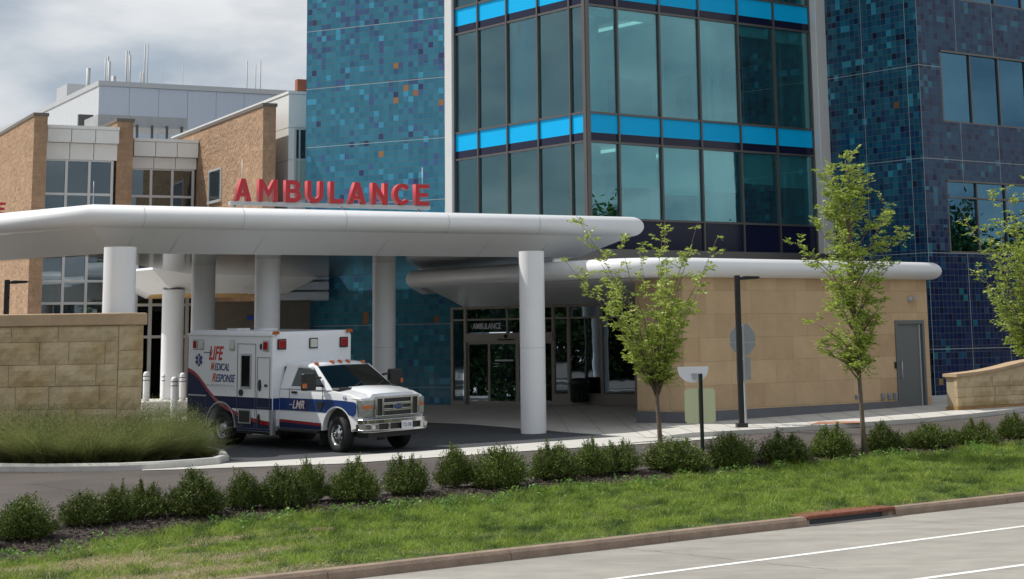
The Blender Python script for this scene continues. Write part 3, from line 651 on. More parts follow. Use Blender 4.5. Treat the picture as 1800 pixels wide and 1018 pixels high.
def canopy_mesh(poly, prof, top_mi=0, bot_mi=1, slope_mi=0, nose=0):
    """poly counter-clockwise; prof: (inset, z) from roof edge round the nose to the soffit edge"""
    mb = MB(); n = len(poly); P = []
    for d, z in prof: P += [(x, y, z) for x, y in inset(poly, d)]
    for k in range(len(prof) - 1):
        for i in range(n):
            j = (i + 1) % n; mb_f = (k * n + i, k * n + j, (k + 1) * n + j, (k + 1) * n + i)
            mb.f.append(list(mb_f)); mb.m.append(0 if k < nose else slope_mi); mb.sm.append(k < nose)
    mb.v = P; base = (len(prof) - 1) * n
    from mathutils.geometry import tessellate_polygon
    for off, mi, rev in ((0, top_mi, False), (base, bot_mi, True)):
        for tri in tessellate_polygon([[Vector((P[off + i][0], P[off + i][1], 0)) for i in range(n)]]):
            mb.f.append([off + i for i in tri]); mb.m.append(mi); mb.sm.append(False)
    return mb
def nose_prof(zc, r, seg=10):
    return [(r + .06, zc + r - .02), (r, zc + r)] + [(r - r * math.sin(math.pi * k / seg), zc + r * math.cos(math.pi * k / seg)) for k in range(1, seg)] + [(r, zc - r)]
P1 = PY(713, 492, 53.5); r2 = (z_rt - z_rb) / 2 + .005; zc2 = (z_rt + z_rb) / 2
P1 = PZ(713, 491, zc2)
P2 = WS.at(-1.75, .34); P3 = WS.at(tS1 + .32, .34); P4 = WS.at(tS1 + .32, -5.5); P5 = WT.at(.6, .05)
P5b = WT.at(WT.t(733, 480), .02)
poly = [(P1.x, P1.y), (P2.x, P2.y), (P3.x, P3.y), (P4.x, P4.y), (P5.x, P5.y), (P5b.x, P5b.y)]
poly = rounded(poly, 1, 2.2, 10)
z_sof = PY(850, 536, 57.0).z
pr = nose_prof(zc2, r2); ns = len(pr) - 1; pr += [(.42, zc2 - r2 + .0)]
mbc = canopy_mesh(poly, pr, 1, 1, 0, ns)
mbc.build('wing_roof', [M_white, M_steel], hosp)
# sloped soffit under the entrance part of the wing roof
q = [WT.at(.55, -.0), WT.at(9.0, .0), P2 + Vector((.1, 1.9, 0)), P2 * .5 + P1 * .5 + Vector((.5, .5, 0)), P1 + Vector((.62, .05, 0))]
zz = [z_sof, z_sof, zc2 - r2 - .01, zc2 - r2 - .01, zc2 - r2 - .01]
mb = MB(); mb.add([(p.x, p.y, z) for p, z in zip(q, zz)] + [(p.x, p.y, zc2 + .02) for p in q], [(0, 4, 3), (0, 3, 1), (1, 3, 2), (5, 6, 7, 8, 9)] + [(i, (i + 1) % 5, 5 + (i + 1) % 5, 5 + i) for i in range(5)])
mb.build('entrance_soffit', M_white, hosp)
# low plant screen / flashing where the tower meets the wing roof
mb = MB(); mb.box(-1.0, TB + 2.6, -.7, -.2, zc2 + r2 - .05, z_bot + .02); WB.build(mb, 'flashing', M_frame, hosp)
mb = MB()
for k in range(3): mb.box(-TA + .3, 0.4, -.8 - k * .45, -.72 - k * .45, zc2 + r2 - .05, z_bot - .02 - k * .13)
WA.build(mb, 'roof_screen', M_alu, hosp)

# entrance glazing under the wing roof
gT = gz(Aend.x + 2, Aend.y - 1) + .02
e0, e1 = WT.t(796, 640), WT.t(1122, 640)
zE = z_sof; zh1 = WT.z(850, 562); zh2 = WT.z(850, 586); zdt = WT.z(860, 602)
ex = [WT.t(x, 650) for x in (796, 819, 893, 968, 974, 1001, 1059, 1119)]
E_ = MB()
for i, x in enumerate(ex):
    if i == 2: E_.box(x - .03, x + .03, -.05, .1, zh2, zE)
    elif i == 3: continue
    else: E_.box(x - .045, x + .045, -.06, .12, gT - .25, zE)
E_.box(ex[0], ex[-1], -.04, .1, zh1 - .03, zh1 + .03); E_.box(ex[1], ex[4], -.1, .12, zh2 - .28, zh2); E_.box(ex[0], ex[-1], -.04, .1, zE - .08, zE)
E_.box(ex[0] - .02, ex[1], -.09, .1, gT - .25, gT + .12); E_.box(ex[4], ex[-1] + .1, -.09, .1, gT - .3, gT + .34)
WT.build(E_, 'entrance_frame', M_bronze, hosp)
for a, b, z0, z1 in [(ex[0], ex[1], gT + .12, zh1), (ex[0], ex[1], zh1, zE), (ex[1], ex[2], zh1, zE), (ex[2], ex[4], zh1, zE), (ex[1], ex[2], zh2, zh1), (ex[2], ex[4], zh2, zh1)] + \
        [(ex[k], ex[k + 1], z0, z1) for k in (4, 5, 6) for z0, z1 in ((gT + .34, zh1), (zh1, zE))]:
    WT.build(MB().box(a + .045, b - .045, .0, .02, z0 + .03, z1 - .03), 'window', M_glassE, hosp)
dz0, dz1 = gT - .05, zh2 - .28
dx = [ex[1] + .045, WT.t(860, 650), WT.t(911, 650), ex[4] - .045]
dx = [dx[0], dx[1], dx[2], (dx[2] + dx[3]) / 2, dx[3]]
for i in range(4):
    a, b = dx[i], dx[i + 1]; n = -.06 if i in (1, 2) else .02
    fr = MB(); fr.box(a, a + .06, n, n + .05, dz0, dz1); fr.box(b - .06, b, n, n + .05, dz0, dz1); fr.box(a + .06, b - .06, n, n + .05, dz0, dz0 + .16); fr.box(a + .06, b - .06, n, n + .05, dz1 - .07, dz1)
    d_ = WT.build(fr, 'sliding_door', M_bronze, hosp)
    WT.build(MB().box(a + .06, b - .06, n + .02, n + .03, dz0 + .16, dz1 - .07), 'door_glass', M_glassE, d_)
    if i in (1, 2):
        mk = MB(); zc = WT.z(870, 634)
        for r_, (l0, l1) in enumerate(((.25, .95), (.2, .4), (.2, .35))): mk.box(a + (b - a) * l0 * .9, a + (b - a) * l1 * .9, n + .008, n + .012, zc - r_ * .085 - .02, zc - r_ * .085 + (.03 if r_ == 0 else .0))
        WT.build(mk, 'door_decal', M_alu, d_)
t0_, z0_ = WT.tz(832, 579); t1_, z1_ = WT.tz(881, 568)
text_obj('sign_lettering', 'AMBULANCE', M_signw, hosp, WT.mat() @ Matrix.Translation((t0_, -.03, z0_)) @ Matrix.Rotation(rad(90), 4, 'X'), 1, .02, .012, width=t1_ - t0_, height=z1_ - z0_ + .01)
mb = MB(); t_, z_ = WT.tz(892, 591); mb.lathe([(.06, -.14), (.06, -.1)], (t_, 0, z_), 12, axis='y'); mb.lathe([(0, -.14), (.06, -.14)], (t_, 0, z_), 12, axis='y'); mb.box(t_ - .28, t_ + .3, -.15, -.1, z_ - .13, z_ - .09); WT.build(mb, 'door_sensor', M_black, hosp)
# vestibule behind
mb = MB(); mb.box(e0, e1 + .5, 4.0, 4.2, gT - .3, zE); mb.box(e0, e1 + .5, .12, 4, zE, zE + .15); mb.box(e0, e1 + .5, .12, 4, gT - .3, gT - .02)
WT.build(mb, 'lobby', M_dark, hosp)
mb = MB()
for px in (882, 1150): mb.lathe([(.28, gT), (.28, zE)], (WT.t(px, 650), 1.6, 0), 20)
WT.build(mb, 'lobby_column', M_int, hosp)
# dome camera under the soffit
pc = PY(868, 512, 54.5); mb = MB(); mb.tube([(pc.x, pc.y, pc.z + .35), (pc.x, pc.y, pc.z + .02)], .03, 8); mb.lathe([(0, -.11), (.06, -.09), (.09, 0), (.09, .06), (0, .08)], pc, 14); mb.build('dome_camera', M_signw, hosp)

ribbon('entrance_paving', M_conc, [WT.at(-.6, 3.5), WT.at(2, 5.5), WSl.at(tl, .2)], [WT.at(-.6, -.2), WT.at(4, -.2), WT.at(8.5, -.2)], 20, 8, .018)
# ---- raised walk in front of the walls
fe = [PG(*p) for p in [(560, 741), (742, 743), (883, 751), (1000, 761), (1135, 771), (1180, 771.5), (1259, 767), (1345, 762), (1430, 756.5), (1520, 750), (1620, 743), (1715, 734), (1800, 724), (1990, 706)]]
be = [WT.at(-3.5, -.3), WT.at(0, -.3), WT.at(2, -.3), WT.at(3.5, -.3), WT.at(5.2, -.3), WSl.at(tl, -.2), WS.at(.3, -.3), WS.at(2, -.3), WS.at(4, -.3), WS.at(6, -.3), WS.at(8, -.3), WS.at(tS1, -.3), WS.at(tS1 + 3, -3), WS.at(tS1 + 8, -4)]
def rz_(s): return .02 + .09 * min(1, max(0, (s - .30) / .12))
n_ = 14
def multi(P, k): return [P[i] * (1 - j / k) + P[i + 1] * (j / k) for i in range(len(P) - 1) for j in range(k)] + [P[-1]]
def walk(name, m, A, B, dz, skirt):
    A, B = multi([Vector((p[0], p[1], 0)) for p in A], 6), multi([Vector((p[0], p[1], 0)) for p in B], 6); n = len(A); nv = 8; P = []
    for i in range(n):
        for j in range(nv):
            q = A[i].lerp(B[i], j / (nv - 1)); P.append((q.x, q.y, gz(q.x, q.y) + dz(i / (n - 1))))
    mb = MB(); mb.add(P, [(i * nv + j, (i + 1) * nv + j, (i + 1) * nv + j + 1, i * nv + j + 1) for i in range(n - 1) for j in range(nv - 1)])
    mb.add([P[i * nv] for i in range(n)] + [(P[i * nv][0], P[i * nv][1], P[i * nv][2] - skirt - dz(i / (n - 1))) for i in range(n)], [(i, i + 1, n + i + 1, n + i) for i in range(n - 1)])
    return tag(mb.build(name, m), kind='structure')
walk('sidewalk', M_conc, fe, be, rz_, .05)
for k_ in range(3, len(fe) - 1):
    for h_ in (0, .5):
        A_ = fe[k_].lerp(fe[k_ + 1], h_); Bq = Vector((*be[k_][:2], 0)).lerp(Vector((*be[k_ + 1][:2], 0)), h_); rr_ = rz_((k_ + h_) / (len(fe) - 1)); P = []
        for i in range(9):
            q = Vector((A_.x, A_.y, 0)).lerp(Bq, i / 8)
            for s_ in (-.007, .007): P.append((q.x + s_, q.y, gz(q.x, q.y) + rr_ + .005))
        tag(MB().add(P, [(2 * i, 2 * i + 2, 2 * i + 3, 2 * i + 1) for i in range(8)]).build('sidewalk_joint', M_kerb), kind='structure')
tp = [PG(*p, .118) for p in [(1425, 745.5), (1518, 743), (1512, 740.5), (1440, 741)]]
mb = MB(); mb.add([tuple(p) for p in tp] + [(p.x, p.y, p.z - .01) for p in tp], [(0, 1, 2, 3), (0, 4, 5, 1), (1, 5, 6, 2), (2, 6, 7, 3), (3, 7, 4, 0)])
tag(mb.build('tactile_paving', M_tact), 'rust red tactile plate set in the pale sidewalk', 'tactile paving')

# ------------------------------------------------------------------ main canopy
F1 = PY(155, 378, 41); zcC = F1.z; rC = .26
WF = Wall(F1, 31.3); tF = WF.t(1132, 398)
F2 = WF.at(tF); FL = PZ(0, 392, zcC); dl = (FL - F1).normalized()
FL = F1 + dl * 7; R1 = WT.at(WT.t(712, 461), .25); R2 = WT.at(WT.t(560, 461), .25); R3 = PY(258, 485, 56.5); R4 = PY(128, 470, 46.0)
polyC = [(F1.x, F1.y), (F2.x, F2.y), (R1.x, R1.y), (R2.x, R2.y), (R3.x, R3.y), (R4.x, R4.y), (FL.x + 1.3, FL.y + 3.4), (FL.x, FL.y)]
z_sofC = PY(500, 446, 44.2).z
canopy = empty('ambulance_canopy', (-5, 50, gz(-5, 50)), 'large white bull-nosed canopy over the ambulance bay on thick round columns', 'canopy')
pr = nose_prof(zcC, rC, 12); ns = len(pr) - 1; pr += [(1.3, z_sofC)]
canopy_mesh(polyC, pr, 1, 2, 0, ns).build('roof', [M_white, M_steel, M_soffit], canopy)
seam = MB()
for x in (255, 430, 610, 790, 950):
    t = WF.t(x, 380)
    seam.tube([(t, -.0 + rC - (rC + .004) * math.sin(a), zcC + (rC + .004) * math.cos(a)) for a in np.linspace(.3, 2.9, 12)], .004, 5)
WF.build(seam, 'panel_joint', M_steel, canopy)
seam = MB()
for x in (250, 330, 480, 700, 880, 985): t = WF.t(x, 400); seam.tube([(t, rC + .02, zcC - rC - .004), (t, 1.28, z_sofC - .0)], .004, 4)
WF.build(seam, 'panel_joint', M_steel, canopy)
colpos = []
for (x0, x1, xy, yb, Yc, dia) in ((182, 237.5, 500, None, 41, .70), (914, 958, 600, 752, 46.2, .63), (337, 377.5, 520, None, 50.5, .64), (448, 492, 520, None, 47.0, .64), (655, 695, 560, None, 50.5, .63)):
    c = PY((x0 + x1) / 2, xy, Yc); g = gz(c.x, c.y); r = (x1 - x0) / 2 * Yc / FPX / 1.0
    mb = MB(); mb.lathe([(r, g - .1), (r, z_sofC + .05)], (c.x, c.y, 0), 40)
    for zj in (g + (z_sofC - g) * .47,): mb.lathe([(r + .0015, zj), (r + .0015, zj + .008)], (c.x, c.y, 0), 40, mi=1)
    mb.build('column', [M_col, M_steel], canopy)
# rods at roof level
# red letters on their rail
sg = WF; tL0, tL1 = WF.t(411, 350, -.9), WF.t(755, 350, -.9)
sign = empty('rooftop_sign', WF.at(tL0, -.9, zcC + rC), 'red AMBULANCE letters standing on a rail along the canopy roof edge', 'sign')
zr = zcC + rC
zl0 = WF.z(560, 357, -.9); zl1 = WF.z(600, 318, -.9)
zl0 = max(zl0, zr + .16); hL = WF.z(600, 320, -.9) - zl0
xs = [(411, 443), (453, 489), (500, 530), (538, 569), (578, 604), (610, 644), (652, 682), (690, 721), (728, 755)]
for ch, (a, b) in zip('AMBULANCE', xs):
    ta, tb = WF.t(a, 340, -.9), WF.t(b, 340, -.9)
    letter_obj(ch, M_red, sign, WF.mat() @ Matrix.Translation((ta, .9, zl0)) @ Matrix.Rotation(rad(90), 4, 'X'), tb - ta - .04, hL, .17)
mb = MB(); mb.box(tL0 - .1, tL1, .86, 1.0, zl0 - .10, zl0 - .004)
WF.build(mb, 'rail', M_alu, sign)
mb = MB()
for x in (413, 602, 737): t = WF.t(x, 360, -.9); mb.tube([(t, .93, zr - .01), (t, .93, zl0 - .1)], .035, 8)
WF.build(mb, 'bracket', M_steel, sign)
for x, ytop in ((428, 279), (746, 293), (167, 317)):
    t = WF.t(x, 340, -.9); z1 = WF.z(x, ytop, -.9); o = MB().tube([(0, 0, 0), (0, 0, z1 - zr)], [.012, .006], 6)
    o.lathe([(.04, 0), (.03, .03), (0, .03)], (0, 0, 0), 8)
    p = WF.at(t, -.9 - .12, zr - .01)
    tag(o.build('lightning_rod', M_alu, loc=p), {428: 'thin lightning rod rising behind the first red letter', 746: 'thin lightning rod rising behind the last red letter', 167: 'thin lightning rod at the left corner of the canopy roof'}[x], 'lightning rod', 'lightning rods on the canopy roof')
# far end of a second red sign over the canopy's left edge
pL = F1 + dl * ((PZ(30, 370, zcC) - F1).length); sg2 = empty('rooftop_sign', (pL.x, pL.y, zr), 'tops of red letters along the left edge of the canopy roof', 'sign')
q1 = PY(-75, 372, 44.5); W2 = Wall((q1.x, q1.y + .9), math.degrees(math.atan2(-dl.y, -dl.x)))
for k, ch in enumerate('NCE'):
    letter_obj(ch, M_red, sg2, W2.mat() @ Matrix.Translation((.52 * k, 0, zr + .02)) @ Matrix.Rotation(rad(90), 4, 'X'), .42, .3, .15)

pz = [PG(*p) for p in [(-400, 752), (0, 750), (180, 748), (300, 742), (380, 737), (520, 728), (640, 722), (700, 718)]]
pzb = [Vector((p.x - 2 + (i - 3) * .4, p.y + 62, 0)) for i, p in enumerate(pz)]
ribbon('concrete_yard', M_plz, [(-70, 10, 0), (-45, 32, 0), (-28, 44, 0)] + [(p.x, p.y, 0) for p in pz], [(-120, 60, 0), (-90, 90, 0), (-60, 100, 0)] + [(p.x, p.y, 0) for p in pzb], 80, 30, .010)
# ------------------------------------------------------------------ rear canopy behind
rc_ = empty('rear_canopy', (*PY(350, 640, 60)[:2], .8), 'smaller white canopy with golden soffit behind the ambulance bay', 'canopy')
zt3 = PY(400, 478, 60).z; zb3 = PY(330, 514, 58.5).z
pa, pb, pc_, pd, pe = PY(190, 500, 60), PY(268, 500, 57), PY(575, 500, 61.5), PY(575, 500, 67), PY(190, 500, 68)
p3 = [(p.x, p.y) for p in (pa, pb, pc_, pd, pe)]
canopy_mesh(p3, [(.3, zt3 + .1), (0.02, zt3 + .06), (0, zt3), (1.35, zb3 + .25 * 0)], 0, 1, 0, 0).build('roof', [M_white, M_gold], rc_)
c3 = PY(303, 600, 59.0); mb = MB(); mb.lathe([(.35, gz(c3.x, c3.y) - .1), (.35, zb3 + .1)], (c3.x, c3.y, 0), 36); mb.build('column', M_col, rc_)
for px in (426, 440): p = PY(px, 507, 60.5); MB().lathe([(.08, -.02), (.08, .0), (0, .0)], (p.x, p.y, zb3 - .0), 12).build('downlight', M_signw, rc_)

# ------------------------------------------------------------------ brick building behind
bb = empty('brick_building', (-16, 68, .8), 'tan split-face block building with white panels, tall windows and grey rooftop penthouse', 'building')
ZT = PY(60, 200, 66).z
gB = .3
def pier(px_l, px_r, ytop, Y, depth, name='brick_pier', front_len=None):
    K = PY(px_l, ytop, Y); W_ = Wall(K, 27); t1 = W_.t(px_r, ytop + 40)
    mb = MB(); mb.box(0, t1, 0, depth, gB, K.z - .12); o = W_.build(mb, name, M_brick, bb)
    W_.build(MB().box(-.04, t1 + .04, -.04, depth, K.z - .12, K.z), 'coping', M_cop, o)
    return W_, t1, K
Wb1, tb1, K1 = pier(61, 83, 198, 66, 14)
Wb2, tb2, K2 = pier(207, 234, 208, 68.5, 10)
Wb3, tb3, K3 = pier(463, 485, 181, 63.5, 16)
def bay(Wr, n_in, xa, xb, ytop, yb1, yb2, cols, rows, bottom):
    """white fascia above a window wall, set back n_in behind the pier face"""
    W_ = Wall(Wr.at(0, -n_in), 27); a, b = W_.t(xa, 300), W_.t(xb, 300); xm = (xa + xb) / 2
    z0, z1, z2 = W_.z(xm, ytop), W_.z(xm, yb1), W_.z(xm, yb2); zb = W_.z(xm, bottom)
    mb = MB(); k = 3; w_ = (b - a) / k
    mb.box(a, b, -.16, .3, z0 - .12, z0)
    for i in range(k): mb.box(a + i * w_ + .012, a + (i + 1) * w_ - .012, -.12, .3, z1, z0 - .13)
    for i in range(k): mb.box(a + i * w_ + .012, a + (i + 1) * w_ - .012, .12, .4, z2 + .02, z1 - .015)
    W_.build(mb, 'white_fascia', M_panel, bb)
    fr = MB(); ts = [W_.t(c, 330) for c in cols]; zs = [z2] + [W_.z(xm, r) for r in rows] + [zb]
    for t in ts: fr.box(t - .05, t + .05, .16, .3, zb, z2)
    for z in zs: fr.box(ts[0], ts[-1], .18, .29, z - .045, z + .045)
    W_.build(fr, 'window_frame', M_alu, bb)
    for i in range(len(ts) - 1):
        for j in range(len(zs) - 1): W_.build(MB().box(ts[i] + .05, ts[i + 1] - .05, .21, .23, zs[j + 1] + .045, zs[j] - .045), 'window', M_glassB, bb)
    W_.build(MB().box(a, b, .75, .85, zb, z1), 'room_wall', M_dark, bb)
    W_.build(MB().box(ts[0] + .3, ts[0] + (ts[-1] - ts[0]) * .6, .6, .64, z2 - 1.7, z2 - .1), 'blind', M_int, bb) if bottom > 600 else None
    W_.build(MB().box(a, b, .5, 9, z0 - .5, z0 - .15), 'flat_roof', M_panel, bb)
    return W_, z0
bay(Wb1, .9, 80, 207, 222, 251, 281, (79, 117.5, 158, 198), (341, 440, 494, 533), 640)
bay(Wb2, .9, 233, 347, 245, 276, 297, (231, 267, 304.5, 341), (345.1,), 372)
# storefront under the rear canopy
p = PY(240, 600, 66.5); Wf = Wall(p, 27); fr = MB(); a, b = Wf.t(233, 600), Wf.t(345, 600)
zf0, zf1 = .6, Wf.z(290, 425)
for x in (236, 262, 290, 327, 345): t = Wf.t(x, 600); fr.box(t - .06, t + .06, -.08, .1, zf0, zf1)
for y in (536, 592): z = Wf.z(290, y); fr.box(a, b, -.06, .08, z - .05, z + .05)
fr.box(a, b, -.06, .1, zf0, zf0 + .2)
Wf.build(fr, 'storefront_frame', M_alu, bb); Wf.build(MB().box(a, b, 0, .03, zf0 + .2, zf1), 'storefront_glass', M_glassS, bb)
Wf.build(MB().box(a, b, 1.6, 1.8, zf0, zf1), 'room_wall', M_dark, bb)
# lower service wall seen past the columns
p = PY(368, 600, 62.0); Wsv = Wall(p, 12); t1 = Wsv.t(545, 600)
zsv = Wsv.z(420, 530)
Wsv.build(MB().box(0, t1, 0, .4, .3, zsv), 'service_wall', pm('service_wall_paint', (.13, .12, .105), .85, var=.1), bb)
Wsv.build(MB().box(Wsv.t(434, 560), Wsv.t(446, 560), -.03, -.002, Wsv.z(440, 562), Wsv.z(440, 555)), 'blue_notice', pm('notice_blue', (.01, .05, .35), .5), bb)
mb = MB(); ta = Wsv.t(489, 520)
for k in range(4): mb.box(ta, t1 + .6, -.3 + .02 * k, .6, zsv + .02 + .34 * k, zsv + .02 + .34 * k + .26)
mb.box(ta, t1 + .6, .1, .5, zsv, zsv + 1.4)
Wsv.build(mb, 'louvre_band', M_grey, bb)
# narrow window in the block wall, on the lit flank of the third pier
W3s = Wall(Wb3.at(0, 0), 27 - 90); xa, xb = W3s.t(367, 320, .02), W3s.t(389, 320, .02)
za, zb_ = W3s.z(378, 297, .02), W3s.z(378, 357, .02)
fr = MB(); fr.box(xa, xb, -.05, .02, za - .08, za); fr.box(xa, xb, -.09, .02, zb_, zb_ + .1); fr.box(xa, xa + .08, -.05, .02, zb_ + .1, za - .08); fr.box(xb - .08, xb, -.05, .02, zb_ + .1, za - .08)
W3s.build(fr, 'window_frame', M_alu, bb); W3s.build(MB().box(xa + .08, xb - .08, -.02, -.004, zb_ + .1, za - .08), 'window', pm('dark_window_pane', (.015, .02, .022), .06, spec=.8), bb)
# white panel volume beside the tile wall
Kw = PY(508, 160, 64.5); Ww = Wall(Kw, 27)
mb = MB(); zs = [gB, Ww.z(508, 349), Ww.z(508, 281), Ww.z(508, 224), Kw.z - .1]; 
for i in range(4): mb.box(-.0, 2.6, 0, 16, zs[i] + .012, zs[i + 1] - .012)
mb.box(.03, 2.57, .03, 15.9, gB, Kw.z - .1); mb.box(-.03, 2.6, -.03, 16, Kw.z - .1, Kw.z)
Ww.build(mb, 'white_volume', M_panel, bb)
xa, xb = Ww.t(518, 300), Ww.t(536, 300)
for y0, y1, mm in ((227, 280, 'dark_window_pane'), (282, 349, None)):
    Ww.build(MB().box(xa + .03, xb - .0, -.03, -.005, Ww.z(527, y1) + .03, Ww.z(527, y0) - .03), 'window', MATS[mm] if mm else pm('pale_window_pane', (.30, .42, .40), .15), bb)
fr = MB(); fr.box(xa - .03, xa + .03, -.06, 0, Ww.z(527, 349), Ww.z(527, 227)); fr.box(xb - .25, xb - .2, -.06, 0, Ww.z(527, 349), Ww.z(527, 227))
for y in (227, 281, 349): fr.box(xa, xb, -.055, 0, Ww.z(527, y) - .03, Ww.z(527, y) + .03)
Ww.build(fr, 'window_frame', M_alu, bb)
Kr = PY(523, 139, 70); Wall(Kr, 27).build(MB().box(0, 3, 0, .3, 6, Kr.z), 'red_brick_stack', pm('red_brick', (.30, .10, .06), .85, var=.2), bb)
# penthouse
Kp = PY(176, 142, 90); Wp = Wall(Kp, 29); tp1 = Wp.t(560, 160)
mb = MB(); mb.box(0, tp1, 0, 40, 9, Kp.z - .25); Wp.build(mb, 'penthouse', M_grey, bb)
mb = MB(); mb.box(-.1, tp1, -.1, 40, Kp.z - .25, Kp.z); Wp.build(mb, 'coping', M_alu, bb)
Wps = Wall(Kp, 29 - 90)
mb = MB()
for k in range(44): mb.box(-40 + k * .91 + .006, -40 + (k + 1) * .91 - .006, -.05, -.002, 9, Kp.z - .26)
Wps.build(mb, 'metal_cladding', M_greyl, bb)
mb = MB(); 
for k in range(int(tp1 / 1.5)): mb.box(k * 1.5, k * 1.5 + 1.47, -.03, -.002, 9, Kp.z - .27)
Wp.build(mb, 'metal_cladding', M_grey, bb)
# mechanical deck with ducts below the penthouse
mb = MB(); tz0 = Wp.tz(172, 240); a = Wp.t(172, 220, 6); b = Wp.t(330, 220, 6); z1 = Wp.z(200, 202, 6); z0 = Wp.z(200, 222, 6)
mb.box(a, b, -6, -3.5, z0, z1); Wp.build(mb, 'duct', M_steel, bb)
mb = MB()
for k in range(6): t = a + (b - a) * (k + .5) / 6; mb.box(t, t + .1, -6.1, -6.0, z0 - 3, z0 + .1)
mb.box(a, b, -6.16, -6.1, z0 - .9, z0 - .8); Wp.build(mb, 'pipe_rack', M_frame, bb)
mb = MB(); t = Wp.t(152, 211, 3); z = Wp.z(152, 211, 3); mb.box(t - .4, t + .3, -3.1, -2.9, z - .3, z + .25); Wp.build(mb, 'vent_louvre', M_frame, bb)
for px, pt, wpx, dn in ((155.5, 120, 8, 5), (186, 101, 3, 3), (190, 99, 4, 3.2), (192.5, 108, 5, 2.8), (223, 90, 4, 3), (226.5, 90, 4, 3.3), (229, 97, 4, 2.8), (247.5, 127, 3, 3), (251, 127, 3, 3.2), (255, 79, 2.6, 3.1), (260, 78, 2.6, 3.4), (200, 134, 9, 4), (434.5, 107, 2.4, 3), (449.5, 114, 2.2, 3), (458, 107, 2.4, 3.2), (285, 119, 1.0, 3), (322, 108, 1.2, 3)):
    t, z = Wp.tz(px, pt, -dn); r = wpx / 2 * 92 / FPX
    Wp.build(MB().lathe([(r, Kp.z - .5), (r, z), (0, z)], (t, dn, 0), 12), 'vent_pipe', M_steel, bb)
t, z = Wp.tz(120, 152, 2); 
mb = MB(); t_, z_ = Wps.tz(108, 155, -3); mb.box(t_ - 1.2, t_ + 1.4, 3, 5, Kp.z - .4, z_ + .1); Wps.build(mb, 'roof_hatch', M_alu, bb)

# ------------------------------------------------------------------ stone garden walls
def stone_blocks(mb, t0, t1, zb, zt, rows, seed, n0=0.0, wmin=.45, wmax=1.25, zt_f=None, deep=.4):
    rnd = random.Random(seed)
    hs = [rnd.uniform(.8, 1.2) for _ in range(rows)]; s = sum(hs); z = zb
    for h in hs:
        h = h / s * (zt - zb); t = t0
        while t < t1 - .02:
            w_ = rnd.uniform(wmin, wmax); e = min(t + w_, t1)
            if t1 - e < .25: e = t1
            p_ = rnd.uniform(.005, .03) + n0; g = .0045
            x0, x1, z0, z1 = t + g, e - g, z + g, z + h - g
            nx = max(2, int((x1 - x0) / .11)); nz_ = max(2, int(h / .1)); P = []
            for j in range(nz_ + 1):
                for i in range(nx + 1):
                    ed = (i in (0, nx)) or (j in (0, nz_)); P.append((x0 + (x1 - x0) * i / nx, -(p_ + (0 if ed else .014 + rnd.uniform(0, .028))), z0 + (z1 - z0) * j / nz_))
            mb.add(P, [(j * (nx + 1) + i, j * (nx + 1) + i + 1, (j + 1) * (nx + 1) + i + 1, (j + 1) * (nx + 1) + i) for j in range(nz_) for i in range(nx)])
            # sides of the block
            mb.add([(x0, -p_, z0), (x1, -p_, z0), (x1, -p_, z1), (x0, -p_, z1), (x0, .1, z0), (x1, .1, z0), (x1, .1, z1), (x0, .1, z1)], [(0, 1, 5, 4), (1, 2, 6, 5), (2, 3, 7, 6), (3, 0, 4, 7)])
            t = e
        z += h
def rock_mat(name, c1, c2):
    m = pm(name, c1, .9, spec=.25, var=.2, vscale=5, bump=.6, bscale=25); n = m.node_tree.nodes; l = m.node_tree.links
    g = n.new('ShaderNodeTexNoise'); return m
M_rock = pm('rough_sandstone', (.42, .31, .17), .92, spec=.2, var=.16, vscale=4, bump=.7, bscale=22, col2=(.52, .42, .27), c2scale=1.4, c2=(.38, .56))
M_mort = pm('wall_mortar', (.38, .31, .21), .95)
M_cap = pm('sandstone_cap', (.44, .32, .20), .85, var=.12, vscale=3, bump=.3, bscale=30)
lw = PY(207, 640, 39.4); Wl = Wall(lw, 6); gl = gz(lw.x, lw.y); zc1 = Wl.z(206, 572); zc0 = Wl.z(206, 550)
tL = Wl.t(-70, 640)
g1 = empty('garden_wall', (lw.x, lw.y, gl), 'rough sandstone block wall with smooth cap behind the ornamental grass', 'wall')
mb = MB(); stone_blocks(mb, tL, 0, gl - .2, zc1, 7, 5); Wl.build(mb, 'stone_blocks', M_rock, g1)
Wls = Wall(lw, 48); tR = Wls.t(250, 640); mb = MB(); stone_blocks(mb, 0, tR, gl - .2, zc1, 7, 8); Wls.build(mb, 'stone_blocks', M_rock, g1)
def quad_prism(pts, z0, z1): n = len(pts); return MB().add([(p.x, p.y, z0) for p in pts] + [(p.x, p.y, z1) for p in pts], [tuple(range(n))[::-1], tuple(range(n, 2 * n))] + [(i, (i + 1) % n, n + (i + 1) % n, n + i) for i in range(n)])
q = [Wl.at(tL, -.01), Wl.at(0, -.01), Wls.at(tR, -.01), Wls.at(tR, -.01) + Wl.d * -1.2 + Vector((-.1, .3, 0)), Wl.at(tL, -1.0)]
quad_prism(q, gl - .2, zc1 - .005).build('wall_core', M_mort, g1)
o = [Wl.at(tL, .07), Wl.at(.05, .07), Wls.at(tR + .07, .07), Wls.at(tR + .07, .07) + Wl.d * -1.3 + Vector((-.1, .4, 0)), Wl.at(tL, -1.1)]
quad_prism(o, zc1, zc0).build('wall_cap', M_cap, g1, bevel=.03)
